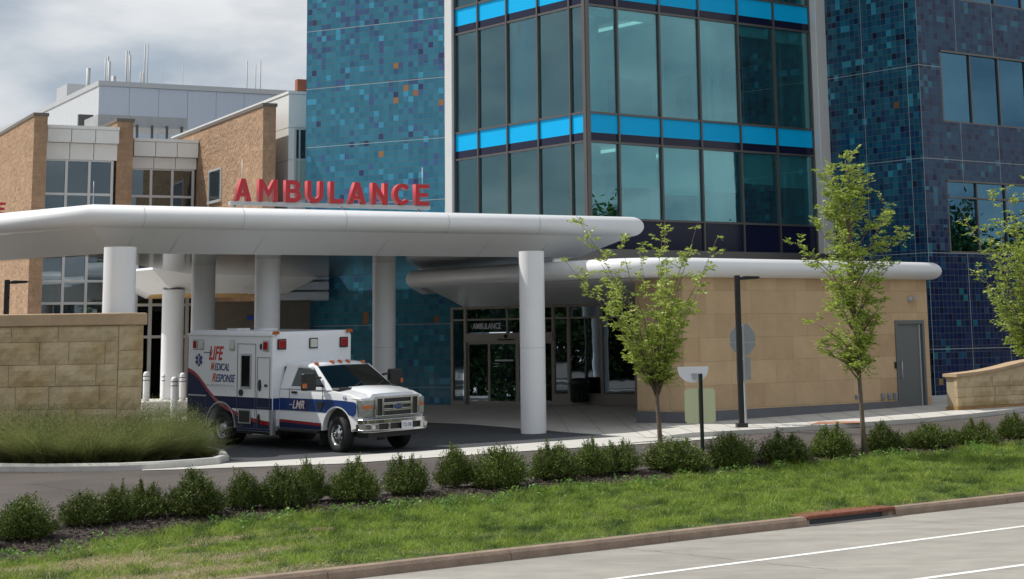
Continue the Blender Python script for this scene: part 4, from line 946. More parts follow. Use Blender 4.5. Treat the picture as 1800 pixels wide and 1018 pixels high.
# right hand ramp wall
rw = PG(1684, 722, .1); Wr = Wall(rw, 36); gr_ = gz(rw.x, rw.y) + .08
zr0 = Wr.z(1683, 657); zr1 = Wr.z(1795, 636); t2 = Wr.t(1795, 650)
g2 = empty('ramp_wall', (rw.x, rw.y, gr_), 'low sandstone ramp wall with rising curved cap beside the grey door', 'wall')
mb = MB(); stone_blocks(mb, 0, t2 + 5, gr_ + .12, zr0 - .08, 3, 11, wmax=.9); Wr.build(mb, 'stone_blocks', M_rock, g2)
Wr.build(MB().box(-.02, t2 + 5, -.02, .4, gr_ - .15, gr_ + .115), 'plinth', pm('brown_plinth', (.33, .19, .08), .9, var=.2), g2)
Wr.build(MB().box(.02, t2 + 5, .01, .38, gr_ + .1, zr0 - .085), 'wall_core', M_mort, g2)
mb = MB(); N = 24; P = []
for i in range(N + 1):
    t = -.05 + (t2 + 5.0) * i / N; k = t / t2; zt_ = zr0 + (zr1 - zr0) * (k if k < 1 else 1 + (k - 1) * .9) - .05 * math.sin(min(1, max(k, 0)) * math.pi)
    P += [(t, -.06, zr0 - .08 if False else zt_ - .08), (t, -.06, zt_), (t, .44, zt_), (t, .44, zt_ - .08)]
mb.add(P, [(i * 4 + a, i * 4 + b, (i + 1) * 4 + b, (i + 1) * 4 + a) for i in range(N) for a, b in ((0, 1), (1, 2), (2, 3), (3, 0))] + [(0, 1, 2, 3), (N * 4 + 3, N * 4 + 2, N * 4 + 1, N * 4)])
Wr.build(mb, 'wall_cap', M_cap, g2)
P = []
for i in range(N + 1):
    t = -.0 + (t2 + 4.9) * i / N; k = t / t2; zt_ = zr0 + (zr1 - zr0) * (k if k < 1 else 1 + (k - 1) * .9) - .05 * math.sin(min(1, max(k, 0)) * math.pi)
    P += [(t, -.015, zr0 - .12), (t, -.015, zt_ - .07), (t, .4, zt_ - .07), (t, .4, zr0 - .12)]
Wr.build(MB().add(P, [(i * 4 + a, i * 4 + b, (i + 1) * 4 + b, (i + 1) * 4 + a) for i in range(N) for a, b in ((0, 1), (1, 2), (2, 3))] + [(0, 1, 2, 3)]), 'top_course', M_rock, g2)

# ------------------------------------------------------------------ planting island with kerb, plinth, bollards
ip = [PG(*p) for p in [(-120, 826), (0, 829), (70, 830), (140, 829), (210, 828), (280, 825), (340, 821), (385, 817), (403, 811), (396, 803), (372, 797), (340, 792), (300, 785), (250, 776), (180, 766), (0, 758), (-200, 756)]]
ipx = [(p.x, p.y) for p in ip]
i1, i2, i3 = inset(ipx, .03), inset(ipx, .15), inset(ipx, .17)
mb = MB(); n = len(ipx)
for ring, dz in ((ipx, -.03), (ipx, .10), (i1, .145), (i2, .15), (i3, .05)): mb.v += [(x, y, gz(x, y) + dz) for x, y in ring]
for k in range(4):
    for i in range(n):
        j = (i + 1) % n; mb.f.append([k * n + i, k * n + j, (k + 1) * n + j, (k + 1) * n + i]); mb.m.append(0); mb.sm.append(False)
tag(mb.build('island_kerb', M_kerbg), 'pale rounded concrete kerb around the ornamental grass bed', 'kerb')
mb = MB(); mb.add([(x, y, gz(x, y) + .07) for x, y in i3], [list(range(n))]); tag(mb.build('island_soil', M_soil), kind='structure')
pp = PG(250, 735); Wq = Wall(pp, 14); ta, tb = Wq.t(249, 715), Wq.t(322, 715); zt = Wq.z(285, 706)
M_plinth = pm('pale_plinth_concrete', (.62, .60, .56), .8, var=.06, bump=.2)
tag(Wq.build(MB().box(ta, tb + 1.2, 0, 3.2, pp.z - .1, zt), 'concrete_plinth', M_plinth, bevel=.02), 'pale concrete plinth under the bollards beside the garden wall', 'plinth')
def bollard(px, ytop, ybase, wpx, Y, zb, label):
    p = PY(px, (ytop + ybase) / 2, Y); z1 = PY(px, ytop, Y).z; r = wpx / 2 * Y / FPX
    o = empty('bollard', (p.x, p.y, zb), label, 'bollard', 'white bollards by the garden wall')
    h = z1 - zb
    MB().lathe([(r, -.02), (r, h - r), (r * .9, h - r * .5), (r * .6, h - r * .12), (0, h)], (p.x, p.y, zb), 20).build('post', M_white, o)
    for zz in (h - .16, h - .28): MB().lathe([(r + .003, zz), (r + .003, zz + .022)], (p.x, p.y, zb), 20).build('reflective_band', M_black, o)
Yp = pp.y
bollard(257, 653, 704, 11, Yp + .5, zt, 'white bollard on the plinth closest to the stone wall corner')
bollard(289.5, 654, 705, 10, Yp + 1.6, zt, 'white bollard on the plinth in front of the round column')
bb3 = PG(306, 738); bollard(306, 662, 738, 12, bb3.y, bb3.z, 'white bollard standing lower in front of the plinth')
bollard(321, 655, 705, 11, Yp + .6, zt, 'white bollard on the plinth right behind the ambulance rear')

# ------------------------------------------------------------------ lamp posts, signs, bin
lp = PG(1304, 752, .1); zt = PY(1298, 484, lp.y).z; h = zt - lp.z
o = empty('lamp_post', lp, 'tall black square lamp post with flat head before the sandstone wall', 'lamp post', rz=rad(8))
WM[o] = Matrix.Translation(lp) @ Matrix.Rotation(rad(8), 4, 'Z')
def loc_build(mb, name, m, par, **k): return mb.build(name, m, par, mat=WM[par].copy(), **k)
loc_build(MB().box(-.062, .062, -.062, .062, .02, h), 'post', M_blackp, o, bevel=.01)
loc_build(MB().box(-.13, .13, -.13, .13, -.02, .11), 'base_cover', M_blackp, o, bevel=.02)
loc_build(MB().box(.0, .12, -.025, .025, h - .1, h - .05), 'arm', M_blackp, o)
loc_build(MB().prism([(.1, h - .11), (.5, h - .09), (.56, h - .05), (.5, h - .03), (.18, h - .02), (.1, h - .04)], -.11, .11), 'lamp_head', M_blackp, o, bevel=.012)
l2 = PY(12, 520, 48); zt = PY(12, 492, 48).z
o = empty('lamp_post', (l2.x, l2.y, gz(l2.x, l2.y)), 'black lamp post rising behind the garden wall at the left edge', 'lamp post', rz=rad(5))
gl2 = gz(l2.x, l2.y); zt -= gl2; WM[o] = Matrix.Translation((l2.x, l2.y, gl2)) @ Matrix.Rotation(rad(5), 4, 'Z')
loc_build(MB().box(-.062, .062, -.062, .062, -.05, zt), 'post', M_blackp, o, bevel=.01)
loc_build(MB().box(-.13, .13, -.13, .13, -.02, .11), 'base_cover', M_blackp, o, bevel=.02)
loc_build(MB().box(.0, .12, -.025, .025, zt - .1, zt - .05), 'arm', M_blackp, o)
loc_build(MB().prism([(.1, zt - .11), (.5, zt - .09), (.56, zt - .05), (.5, zt - .03), (.18, zt - .02), (.1, zt - .04)], -.11, .11), 'lamp_head', M_blackp, o, bevel=.012)
# back of a stop sign and plate on a post just behind the lamp post
sp = lp + Vector((.25, .75, 0)); Wsg = Wall(sp, 24); tc_, zc_ = Wsg.tz(1305.5, 597)
o = empty('traffic_sign', Wsg.at(tc_, 0, lp.z), 'bare metal backs of an octagonal and a rectangular sign behind the lamp post', 'traffic sign')
R_ = .41; octo = [(tc_ + R_ * .93 * math.cos(rad(22.5 + 45 * k)), zc_ + R_ * math.sin(rad(22.5 + 45 * k))) for k in range(8)]
Wsg.build(MB().prism(octo, 0, .004), 'octagonal_plate', M_signb, o)
zr1_ = Wsg.z(1307, 628); zr0_ = Wsg.z(1307, 668); w2 = .20
Wsg.build(MB().box(tc_ - w2, tc_ + w2, 0, .004, zr0_, zr1_), 'rectangular_plate', M_signb, o, bevel=.0)
Wsg.build(MB().box(tc_ - R_ * .85, tc_ + R_ * .85, -.012, -.001, zc_ - .08, zc_ - .055), 'brace', M_steel, o)
Wsg.build(MB().box(tc_ - .022, tc_ + .022, -.04, -.013, lp.z - .0, zc_ + R_ * .9), 'post', M_steel, o)
# drive sign in the shrub row, seen from behind
fp = PG(1236, 826); Wg = Wall(fp, 12)
o = empty('parking_sign', fp, 'white half-round sign back above a bare aluminium panel on a green post', 'sign')
ztp = Wg.z(1229, 657)
mb = MB(); mb.box(-.035, -.022, -.02, .02, -.1 + fp.z, ztp); mb.box(.022, .035, -.02, .02, fp.z - .1, ztp); mb.box(-.022, .022, .008, .02, fp.z - .1, ztp)
Wg.build(mb, 'post', M_green, o)
th0, th1 = Wg.t(1191.5, 648), Wg.t(1246, 648); zt_ = Wg.z(1218, 644.5); tm = (th0 + th1) / 2; rr = (th1 - th0) / 2
half = [(tm - rr, zt_)] + [(tm - rr * math.cos(a) * (1 if abs(math.cos(a)) < .99 else 1), zt_ - rr * .98 * math.sin(a) ** .85) for a in np.linspace(.12, math.pi - .12, 18)] + [(tm + rr, zt_)]
Wg.build(MB().prism(half, .03, .035), 'half_round_plate', M_signw, o)
tq0, tq1 = Wg.t(1204, 710), Wg.t(1258, 710); zq1, zq0 = Wg.z(1230, 683), Wg.z(1230, 744)
c_ = .05; rp_ = [(tq0 + c_, zq0), (tq1 - c_, zq0), (tq1, zq0 + c_), (tq1, zq1 - c_), (tq1 - c_, zq1), (tq0 + c_, zq1), (tq0, zq1 - c_), (tq0, zq0 + c_)]
M_mir = pm('sign_back_grass_reflection', (.52, .56, .38), .3, metal=.95, var=.04, stretch=(8, 8, .4))  # yellow-green of mirrored grass is put into the metal's colour
Wg.build(MB().prism(rp_, .022, .027), 'aluminium_panel', M_mir, o)
mb = MB(); tb_, zb_ = Wg.tz(1221, 658); mb.box(tb_ - .05, tb_ + .05, -.01, .028, zb_ - .03, zb_ + .02); mb.box(tb_ - .03, tb_ + .03, -.02, .028, zb_ - .09, zb_ - .06); Wg.build(mb, 'clamp', M_steel, o)
# bin in front of the entrance glazing
bp_ = WT.at(WT.t(1030, 700), .42, 0); gbn = gz(bp_.x, bp_.y) + .1; zb1 = PY(1032, 664, bp_.y).z
o = empty('litter_bin', (bp_.x, bp_.y, gbn), 'dark green ribbed litter bin before the entrance glass', 'litter bin', rz=WT.a)
WM[o] = Matrix.Translation((bp_.x, bp_.y, gbn)) @ Matrix.Rotation(WT.a, 4, 'Z'); hb = zb1 - gbn
mb = MB(); mb.lathe([(.24, 0), (.27, .05), (.31, hb * .72), (.34, hb * .74), (.34, hb * .80), (.30, hb * .82)], (0, 0, 0), 20)
for k in range(14): a = 2 * math.pi * k / 14; mb.box(.28 * math.cos(a) - .012, .28 * math.cos(a) + .012, .28 * math.sin(a) - .012, .28 * math.sin(a) + .012, .05, hb * .7)
loc_build(mb, 'bin_body', M_bin, o)
loc_build(MB().lathe([(.31, hb * .82), (.30, hb * .93), (.22, hb * .985), (0, hb)], (0, 0, 0), 20), 'lid', M_bin, o)
# rusty cover in the mulch
cp_ = PG(565, 932, .02); mb = MB().lathe([(.22, -.05), (.22, .015), (.19, .03), (0, .03)], cp_, 20); tag(mb.build('utility_cover', pm('cover_rust', (.11, .06, .04), .9, var=.35, vscale=9)), 'round rusty iron utility cover in the grass below the shrubs', 'utility cover')

# ------------------------------------------------------------------ ambulance
A_W = pm('ambulance_white_paint', (.72, .74, .77), .28, spec=.5, coat=.5, var=.015)
A_N = pm('livery_navy', (.008, .015, .06), .5, spec=.25)
A_B = pm('livery_blue', (.010, .038, .16), .3, coat=.4)
A_R = pm('livery_red', (.26, .014, .02), .35, coat=.3)
A_TR = pm('lettering_red', (.45, .02, .02), .45)
A_OR = pm('lettering_orange', (.55, .09, .02), .45)
A_GL = glass_mat('vehicle_glass', (.16, .18, .17), (.55, .6, .6), base=.10)
A_DG = pm('dark_glass', (.008, .009, .010), .06, spec=.6)
A_CH = pm('chrome', (.62, .63, .65), .12, metal=1)
A_BK = pm('black_plastic', (.014, .014, .015), .5)
A_AL = pm('tread_plate', (.42, .44, .47), .35, metal=.8, bump=.3, bscale=120)
A_LR = pm('red_lens', (.30, .008, .02), .15, coat=.6)
A_LC = pm('clear_lens', (.60, .60, .55), .12, coat=.6)
A_HL = pm('headlamp_lens', (.38, .39, .40), .15, metal=.6, coat=.8, var=.35, vscale=14)
A_AM = pm('amber_lens', (.42, .10, .02), .2, coat=.5)
A_IN = pm('cab_interior', (.06, .06, .058), .8)
A_GY = pm('faint_grey_lettering', (.42, .44, .48), .5)
fw = PG(598, 797); rwp = PG(392, 774)
head = math.atan2(fw.y - rwp.y, fw.x - rwp.x)
WBASE = 4.0
HEAD = rad(-42)
fwd = Vector((math.cos(HEAD), math.sin(HEAD), 0)); lft = Vector((-math.sin(HEAD), math.cos(HEAD), 0))
org = Vector((fw.x, fw.y, 0)) + lft * 1.0 - fwd * WBASE      # under the middle of the rear axle
zf_ = gz(*(org + fwd * WBASE)[:2]); zr_ = gz(org.x, org.y); zl_ = gz(*(org + fwd * 2 + lft)[:2]); zri = gz(*(org + fwd * 2 - lft)[:2])
xax = (fwd * WBASE + Vector((0, 0, zf_ - zr_))).normalized(); yax = (lft * 2 + Vector((0, 0, zl_ - zri))).normalized(); zax = xax.cross(yax).normalized(); yax = zax.cross(xax)
AM = Matrix([[xax[i], yax[i], zax[i], (org.x, org.y, zr_)[i]] for i in range(3)] + [[0, 0, 0, 1]]) @ Matrix.Diagonal((.965, .985, 1, 1))
amb = tag(put(bpy.data.objects.new('ambulance', None), None, mat=AM), 'white box ambulance with navy, blue and red livery parked under the canopy', 'ambulance')
def ap(mb, name, m, parent=amb, **k): return mb.build(name, m, parent, mat=AM.copy(), **k)
BX0, BX1, BH, BW = -1.38, 1.92, 2.6, 1.2
# patient box: profile with rear wheel arch
def arch(cx, r, z0, n=14): return [(cx + r * math.cos(a), z0 + r * math.sin(a)) for a in np.linspace(math.pi, 0, n)]
AZ, AR = .42, .56
a0 = math.asin((.40 - AZ) / AR) if False else 0
prof = [(BX0, .36)] + [(-AR, .36)] + arch(0, AR, .42) + [(AR, .36), (BX1, .36), (BX1, BH - .12), (BX1 - .06, BH), (BX0 + .06, BH), (BX0, BH - .12)]
body = MB(); body.prism([(x, z) for x, z in prof], -BW, BW); box_ = ap(body, 'patient_box', A_W, bevel=.035, seg=3)
ap(MB().box(BX0 - .02, BX1 + .03, -BW - .025, -BW + .05, BH - .10, BH - .055), 'drip_rail', A_W, bevel=.01)
ap(MB().box(BX0, BX1, -BW + .1, BW - .1, .3, .5), 'chassis', A_BK)
def side(poly, off=.004, y=-BW): return MB().prism(poly, y - off, y + .001)
curve = [(-1.38, 1.70), (-1.25, 1.67), (-1.12, 1.63), (-.98, 1.56), (-.85, 1.47), (-.7, 1.36), (-.5, 1.2), (-.3, 1.07), (-.1, .97), (.2, .85), (.5, .76), (.8, .69), (1.2, .62), (1.6, .575), (1.92, .55)]
def zc(x): return float(np.interp(x, [c[0] for c in curve], [c[1] for c in curve]))
# navy lower body and swoosh
top = [(x, zc(x) - .04) for x in np.linspace(BX0 + .02, BX1 - .02, 30)]
low = [(BX1 - .02, .38), (AR + .02, .38)] + arch(0, AR + .03, .42)[::-1] + [(-AR - .02, .38), (BX0 + .02, .38)]
ap(side(low[::-1] + top[::-1] if False else top + low), 'livery_panel', A_N)
rib = [(x, zc(x) + .045) for x in np.linspace(BX0 + .02, BX1 - .02, 30)] + [(x, zc(x) - .04) for x in np.linspace(BX1 - .02, BX0 + .02, 30)]
ap(side(rib, .007), 'livery_stripe', A_R)
xs_ = np.linspace(-.36, .25, 12); bnd = [(-.36, 1.12), (BX1 - .0, 1.12), (BX1, .86), (.28, .86)] + [(x, zc(x) + .045) for x in np.linspace(.1, -.36, 10)]
ap(side(bnd, .005), 'livery_stripe', A_N)
# side door, compartment doors: seams, windows, handles
def seam_rect(x0, x1, z0, z1, w=.012, y=-BW, off=.009):
    mb = MB(); mb.box(x0, x1, y - off, y, z1 - w, z1); mb.box(x0, x1, y - off, y, z0, z0 + w); mb.box(x0, x0 + w, y - off, y, z0 + w, z1 - w); mb.box(x1 - w, x1, y - off, y, z0 + w, z1 - w); return mb
sdoor = ap(seam_rect(.60, 1.30, .42, 2.33), 'side_door', pm('door_seam', (.10, .10, .11), .6))
sm = MATS['door_seam']
ap(MB().box(.74, 1.14, -BW - .022, -BW, 1.32, 2.10), 'window_frame', A_AL, sdoor, bevel=.03); ap(MB().box(.78, 1.10, -BW - .028, -BW - .01, 1.36, 2.06), 'window', A_DG, sdoor, bevel=.03)
ap(MB().lathe([(.075, -.03), (.075, 0)], (.76, -BW, 1.22), 18, axis='y').lathe([(0, -.03), (.075, -.03)], (.76, -BW, 1.22), 18, axis='y'), 'handle', A_BK, sdoor)
ap(MB().box(.68, 1.16, -BW - .03, -BW, .52, .86), 'step_frame', A_AL, bevel=.03); ap(MB().box(.72, 1.12, -BW - .036, -BW - .02, .56, .82), 'step_well', A_BK, bevel=.02)
cd = ap(seam_rect(1.36, 1.84, .90, 2.03), 'compartment_door', sm)
ap(seam_rect(1.36, 1.84, .42, .88), 'compartment_door', sm)
cd3 = ap(seam_rect(BX0 + .05, -.62, .42, 1.10), 'compartment_door', sm); ap(MB().box(BX0 + .06, -.6, -BW - .014, -BW, 1.10, 1.13), 'trim_strip', A_AL)
oval = lambda x, z, a, b: MB().prism([(x + a * math.cos(t), z + b * math.sin(t)) for t in np.linspace(0, 2 * math.pi, 18)[:-1]], -BW - .03, -BW)
ap(oval(1.47, 1.40, .045, .13), 'handle', A_BK, cd); ap(oval(1.70, 1.40, .045, .03), 'lock', A_BK, cd); ap(oval(1.45, .66, .035, .1), 'handle', A_BK); ap(oval(-1.12, .86, .035, .1), 'handle', A_BK, cd3)
ap(oval(1.50, 2.27, .03, .07), 'grab_vent', A_BK)
ap(MB().box(1.60, 1.66, -BW - .04, -BW, .52, .6), 'side_marker', A_LR)
for x0, x1, m in ((-1.16, -.98, A_LR), (-.92, -.72, A_LC), (.30, .50, A_LC), (1.58, 1.80, A_LR)):
    o_ = ap(MB().box(x0, x1, -BW - .03, -BW, 2.17, 2.41), 'warning_light', A_AL, bevel=.02); ap(MB().box(x0 + .03, x1 - .03, -BW - .045, -BW - .01, 2.20, 2.38), 'lens', m, o_, bevel=.015)
for y0, m in ((-1.07, A_LR), (-.12, A_LC), (.82, A_LR)):
    o_ = ap(MB().box(BX1, BX1 + .03, y0, y0 + .26, 2.20, 2.44), 'warning_light', A_BK, bevel=.02); ap(MB().box(BX1 + .01, BX1 + .05, y0 + .025, y0 + .235, 2.225, 2.415), 'lens', m, o_, bevel=.02)
for y in (-1.12, 1.12): ap(MB().prism([(y - .09, BH - .05), (y + .09, BH - .05), (y + .06, BH + .02), (y - .06, BH + .02)], BX1 - .02, BX1 + .05, axis='x'), 'marker_light', A_AM)
mb = MB(); mb.tube([(.2, 0, BH), (.2, 0, BH + .05)], .25, 20); mb.box(-.9, -.5, -.4, .0, BH, BH + .05); mb.box(BX0 + .08, BX1 - .08, -BW + .1, -BW + .14, BH, BH + .03); ap(mb, 'roof_fittings', A_W)
ap(MB().box(BX1, BX1 + .006, -BW + .03, -.98, .86, 1.12), 'livery_stripe', A_B)
ap(MB().box(BX1 - .06, BX1 + .03, -BW - .012, -BW + .10, .30, .86), 'corner_guard', A_AL, bevel=.01)
mb = MB(); AO = arch(0, AR + .022, .42, 20); AI = arch(0, AR - .012, .42, 20)
mb.prism(AO + AI[::-1], -BW - .03, -BW + .02); ap(mb, 'wheel_arch_trim', A_AL)
# lettering and star
SM = lambda x, z, off=.006: AM @ Matrix.Translation((x, -BW - off, z)) @ Matrix.Rotation(rad(90), 4, 'X')
def stext(s, x0, x1, z0, z1, m, bold=.02, par=box_): text_obj('lettering', s, m, par, SM(x0, z0), 1, .004, bold, .3, width=x1 - x0, height=z1 - z0)
stext('LIFE', -.52, .06, 1.94, 2.26, A_TR, .022)
ap(MB().box(-.74, -.46, -BW - .008, -BW, 2.10, 2.118).prism([(-.5, 2.12), (-.44, 2.07), (-.40, 2.17), (-.38, 2.17), (-.43, 2.04), (-.5, 2.105)], -BW - .008, -BW), 'lettering', A_B, box_)
stext('M', -.44, -.30, 1.70, 1.89, A_OR); stext('EDICAL', -.29, .29, 1.70, 1.87, A_B, .014)
stext('R', -.38, -.23, 1.44, 1.64, A_OR); stext('ESPONSE', -.23, .52, 1.44, 1.62, A_B, .014)
mb = MB(); rnd = random.Random(2); x = -.62
while x < .5: w_ = rnd.uniform(.012, .05); mb.box(x, x + w_, -BW - .006, -BW, 1.345 + rnd.uniform(-.004, .004), 1.362 + rnd.uniform(0, .028)); x += w_ + rnd.choice((.008, .01, .028))
ap(mb, 'lettering', A_GY, box_)
mb = MB()
for k in range(3):
    a = math.radians(90 + 60 * k); d = (math.cos(a), math.sin(a)); n_ = (-d[1], d[0]); r, h_ = .145, .042
    mb.prism([(-.92 + d[0] * r * s1 + n_[0] * h_ * s2, 1.93 + d[1] * r * s1 + n_[1] * h_ * s2) for s1, s2 in ((-1, -1), (1, -1), (1, 1), (-1, 1))], -BW - .007 - k * .001, -BW)
star = ap(mb, 'star_emblem', A_B)
mb = MB(); mb.tube([(-.92, -BW - .012, 1.82), (-.92, -BW - .012, 2.04)], .006, 6)
mb.tube([(-.92 + .03 * math.sin(t), -BW - .012, 1.84 + .17 * t / 9.4) for t in np.linspace(0, 9.4, 16)], .005, 5); ap(mb, 'staff', A_W, star)
# cab: lower body with front arch
CX0, CXF, CW = 1.93, 4.86, 1.0
cz = .44
prof = [(CX0, .46), (WBASE - .50, .46)] + arch(WBASE, .50, .47) + [(4.62, .52), (4.84, .56), (4.86, .80), (4.86, 1.10), (4.83, 1.19), (4.74, 1.255), (4.4, 1.32), (3.9, 1.36), (3.62, 1.37), (CX0, 1.37)]
mb = MB(); n = len(prof)
ys = [-1.0, -.97, -.86, -.3, .3, .86, .97, 1.0]
def cabv(x, z, y):
    s = abs(y); sg_ = 1 if y > 0 else -1
    if s > .99: z2 = min(z, 1.18 + .12 * max(0, min(1, (3.8 - x)))) if z > 1.18 else z
    elif s > .96: z2 = z if z < 1.2 else z - .05
    elif s > .8: z2 = z - (.035 if (z > 1.2 and x > 3.7) else 0)
    else: z2 = z + (.02 if (z > 1.2 and x > 3.7) else 0)
    tap = .07 * max(0, (x - 4.55) / .31) ** 1.5 * s; yy = y * (1 - .012 * max(0, (z - 1.0) / .3)) - sg_ * tap
    xx = x - (.10 * max(0, s - .3) / .7 if x > 4.6 else 0)
    return (xx, yy, z2)
V = [cabv(x, z, y) for y in ys for x, z in prof]
F = [list(range(n))[::-1], list(range(n * 7, n * 8))] + [(k * n + i, k * n + (i + 1) % n, (k + 1) * n + (i + 1) % n, (k + 1) * n + i) for k in range(7) for i in range(n)]
mb.add(V, F); cab = ap(mb, 'cab_body', A_W, bevel=.022, seg=3)
ap(MB().box(3.45, 4.55, -.86, .86, .5, 1.0), 'engine_bay', A_BK)
# greenhouse: pillars, roof, glass
rf = [(2.02, -.80), (2.95, -.80), (2.95, .80), (2.02, .80)]
ZR, ZB = 1.90, 1.36
def q3(a, b, c, d): return [a, b, c, d]
bl = {}
BP = dict(rb=(1.95, .97), fb=(3.74, .93), rt=(2.06, .79), ft=(2.98, .75))
def gp(k, s, z): x, y = BP[k]; return (x, y * s, z)
mb = MB()
top_ = [(2.04, .74, ZR), (2.5, .74, ZR + .03), (2.93, .70, ZR - .005)]
rv = []
for x, z0 in ((1.98, ZR - .06), (2.1, ZR - .0), (2.5, ZR + .025), (2.85, ZR - .0), (3.02, ZR - .075)):
    for y in (-.83, -.74, -.4, 0, .4, .74, .83): rv.append((x, y, z0 + .03 - .035 * (abs(y) / .74) ** 2 - (.05 if abs(y) > .8 else 0)))
F = [(i * 7 + j, i * 7 + j + 1, (i + 1) * 7 + j + 1, (i + 1) * 7 + j) for i in range(4) for j in range(6)]
mb.add(rv, F, 0, True); nb = len(rv); mb.add([(a, b, c - .07) for a, b, c in rv], F, 0, True)
rim = [j for j in range(7)] + [i * 7 + 6 for i in range(1, 5)] + [28 + j for j in range(5, -1, -1)] + [i * 7 for i in range(3, 0, -1)]
for a, b in zip(rim, rim[1:] + rim[:1]): mb.f.append([a, b, nb + b, nb + a]); mb.m.append(0); mb.sm.append(True)
ap(mb, 'cab_roof', A_W)
for s in (-1, 1):
    P_ = lambda x, y, z: (x, y * s, z)
    pil = MB()
    def slabp(quad, th=.045):
        vs = [P_(*q) for q in quad] + [P_(q[0], q[1] - th, q[2]) for q in quad]; pil.add(vs, [(0, 1, 2, 3), (7, 6, 5, 4), (0, 4, 5, 1), (1, 5, 6, 2), (2, 6, 7, 3), (3, 7, 4, 0)])
    yb, yt, zt2 = .985, .825, ZR - .05
    slabp([(1.94, yb, ZB - .03), (2.30, yb, ZB - .03), (2.42, yt, zt2), (1.99, yt, zt2)])          # behind the door
    slabp([(3.60, yb - .0, ZB - .03), (3.78, yb - .03, ZB - .03), (3.03, yt - .02, zt2 + .0), (2.94, yt, zt2)])   # A pillar
    slabp([(2.30, yb - .003, ZB - .03), (3.60, yb - .003, ZB - .03), (3.56, yb - .012, ZB + .035), (2.32, yb - .012, ZB + .035)])
    slabp([(2.40, yt + .010, zt2 - .05), (3.0, yt + .010, zt2 - .05), (2.96, yt, zt2 + .0), (2.42, yt, zt2 + .0)])
    ap(pil, 'door_pillars', A_W, bevel=.01)
    wd = MB(); th = .006; quad = [(2.33, yb - .025, ZB + .02), (3.58, yb - .025, ZB + .02), (2.97, yt - .01, zt2 - .04), (2.42, yt - .01, zt2 - .04)]
    wd.add([P_(*q) for q in quad] + [P_(q[0], q[1] - th, q[2]) for q in quad], [(0, 1, 2, 3), (7, 6, 5, 4), (0, 4, 5, 1), (1, 5, 6, 2), (2, 6, 7, 3), (3, 7, 4, 0)])
    ap(wd, 'side_window', A_GL)
    ds = MB()
    for a, b in (((2.30, .98, .56), (2.30, .985, 1.36)), ((2.30, .98, .56), (3.42, .98, .56)), ((3.42, .98, .56), (3.50, .985, 1.36))):
        ds.tube([(a[0], a[1] * s, a[2]), (b[0], (b[1] + .012) * s, b[2])], .007, 6)
    dd = ap(ds, 'cab_door', sm)
    ap(MB().box(2.40, 2.58, min(s * .99, s * 1.03), max(s * .99, s * 1.03), 1.24, 1.29), 'handle', A_BK, dd, bevel=.01)
    # mirror
    mr_ = MB(); y0, y1 = sorted((s * 1.12, s * 1.50)); mr_.box(3.30, 3.44, y0, y1, 1.34, 1.72)
    mi_ = ap(mr_, 'side_mirror', A_BK, bevel=.04, seg=3)
    ap(MB().tube([(3.42, .95 * s, 1.44), (3.40, 1.3 * s, 1.46)], .03, 8).tube([(3.35, .93 * s, 1.60), (3.40, 1.3 * s, 1.64)], .025, 8), 'mirror_arm', A_BK, mi_)
    ap(MB().box(3.40, 3.455, min(s * 1.42, s * 1.50), max(s * 1.42, s * 1.50), 1.40, 1.50), 'turn_signal', A_AM, mi_)
    ap(MB().box(2.0, 3.42, min(s * .9, s * 1.08), max(s * .9, s * 1.08), .40, .455), 'running_board', A_BK, bevel=.01)
# windscreen
ws = MB(); quad = [(3.80, -.90, ZB + .0), (3.86, 0, ZB + .0), (3.80, .90, ZB + .0), (3.02, .77, ZR - .06), (3.05, 0, ZR - .045), (3.02, -.77, ZR - .06)]
ws.add(quad + [(x - .01, y, z - .01) for x, y, z in quad], [(0, 1, 4, 5), (1, 2, 3, 4), (6, 11, 10, 7), (7, 10, 9, 8)]); ap(ws, 'windscreen', A_GL)
ap(MB().prism([(-.93, ZB - .02), (.93, ZB - .02), (.90, ZB + .03), (-.90, ZB + .03)], 3.72, 3.96, axis='x'), 'cowl', A_BK, bevel=.01)
for s in (-.35, .35): ap(MB().tube([(3.86, s, ZB + .04), (3.72, s + .30, ZB + .13)], .009, 6), 'wiper', A_BK)
mb = MB(); mb.box(1.98, 3.6, -.88, .88, .9, 1.28); ap(mb, 'cab_interior', A_IN)
for y in (-.42, .42): 
    sb = MB(); sb.prism([(2.45, 1.15), (2.62, 1.15), (2.52, 1.64), (2.40, 1.64)], y - .24, y + .24); sb.prism([(2.42, 1.66), (2.50, 1.66), (2.48, 1.80), (2.41, 1.80)], y - .12, y + .12); ap(sb, 'cab_seat', A_IN, bevel=.03)
ap(MB().lathe([(.17, -.012), (.19, 0), (.17, .012)], (3.15, .42, 1.42), 20, axis='y'), 'steering_wheel', A_BK)
ap(MB().box(1.94, 1.98, -.85, .85, 1.3, 1.82), 'cab_rear_wall', A_IN)
for y in (-.70, -.24, 0, .24, .70):
    ap(MB().prism([(2.84, ZR + .0 - (.03 if abs(y) > .5 else 0)), (2.98, ZR - .02 - (.03 if abs(y) > .5 else 0)), (2.95, ZR + .055 - (.03 if abs(y) > .5 else 0)), (2.87, ZR + .06 - (.03 if abs(y) > .5 else 0))], y - .032, y + .032), 'roof_marker_light', A_AM, bevel=.008)
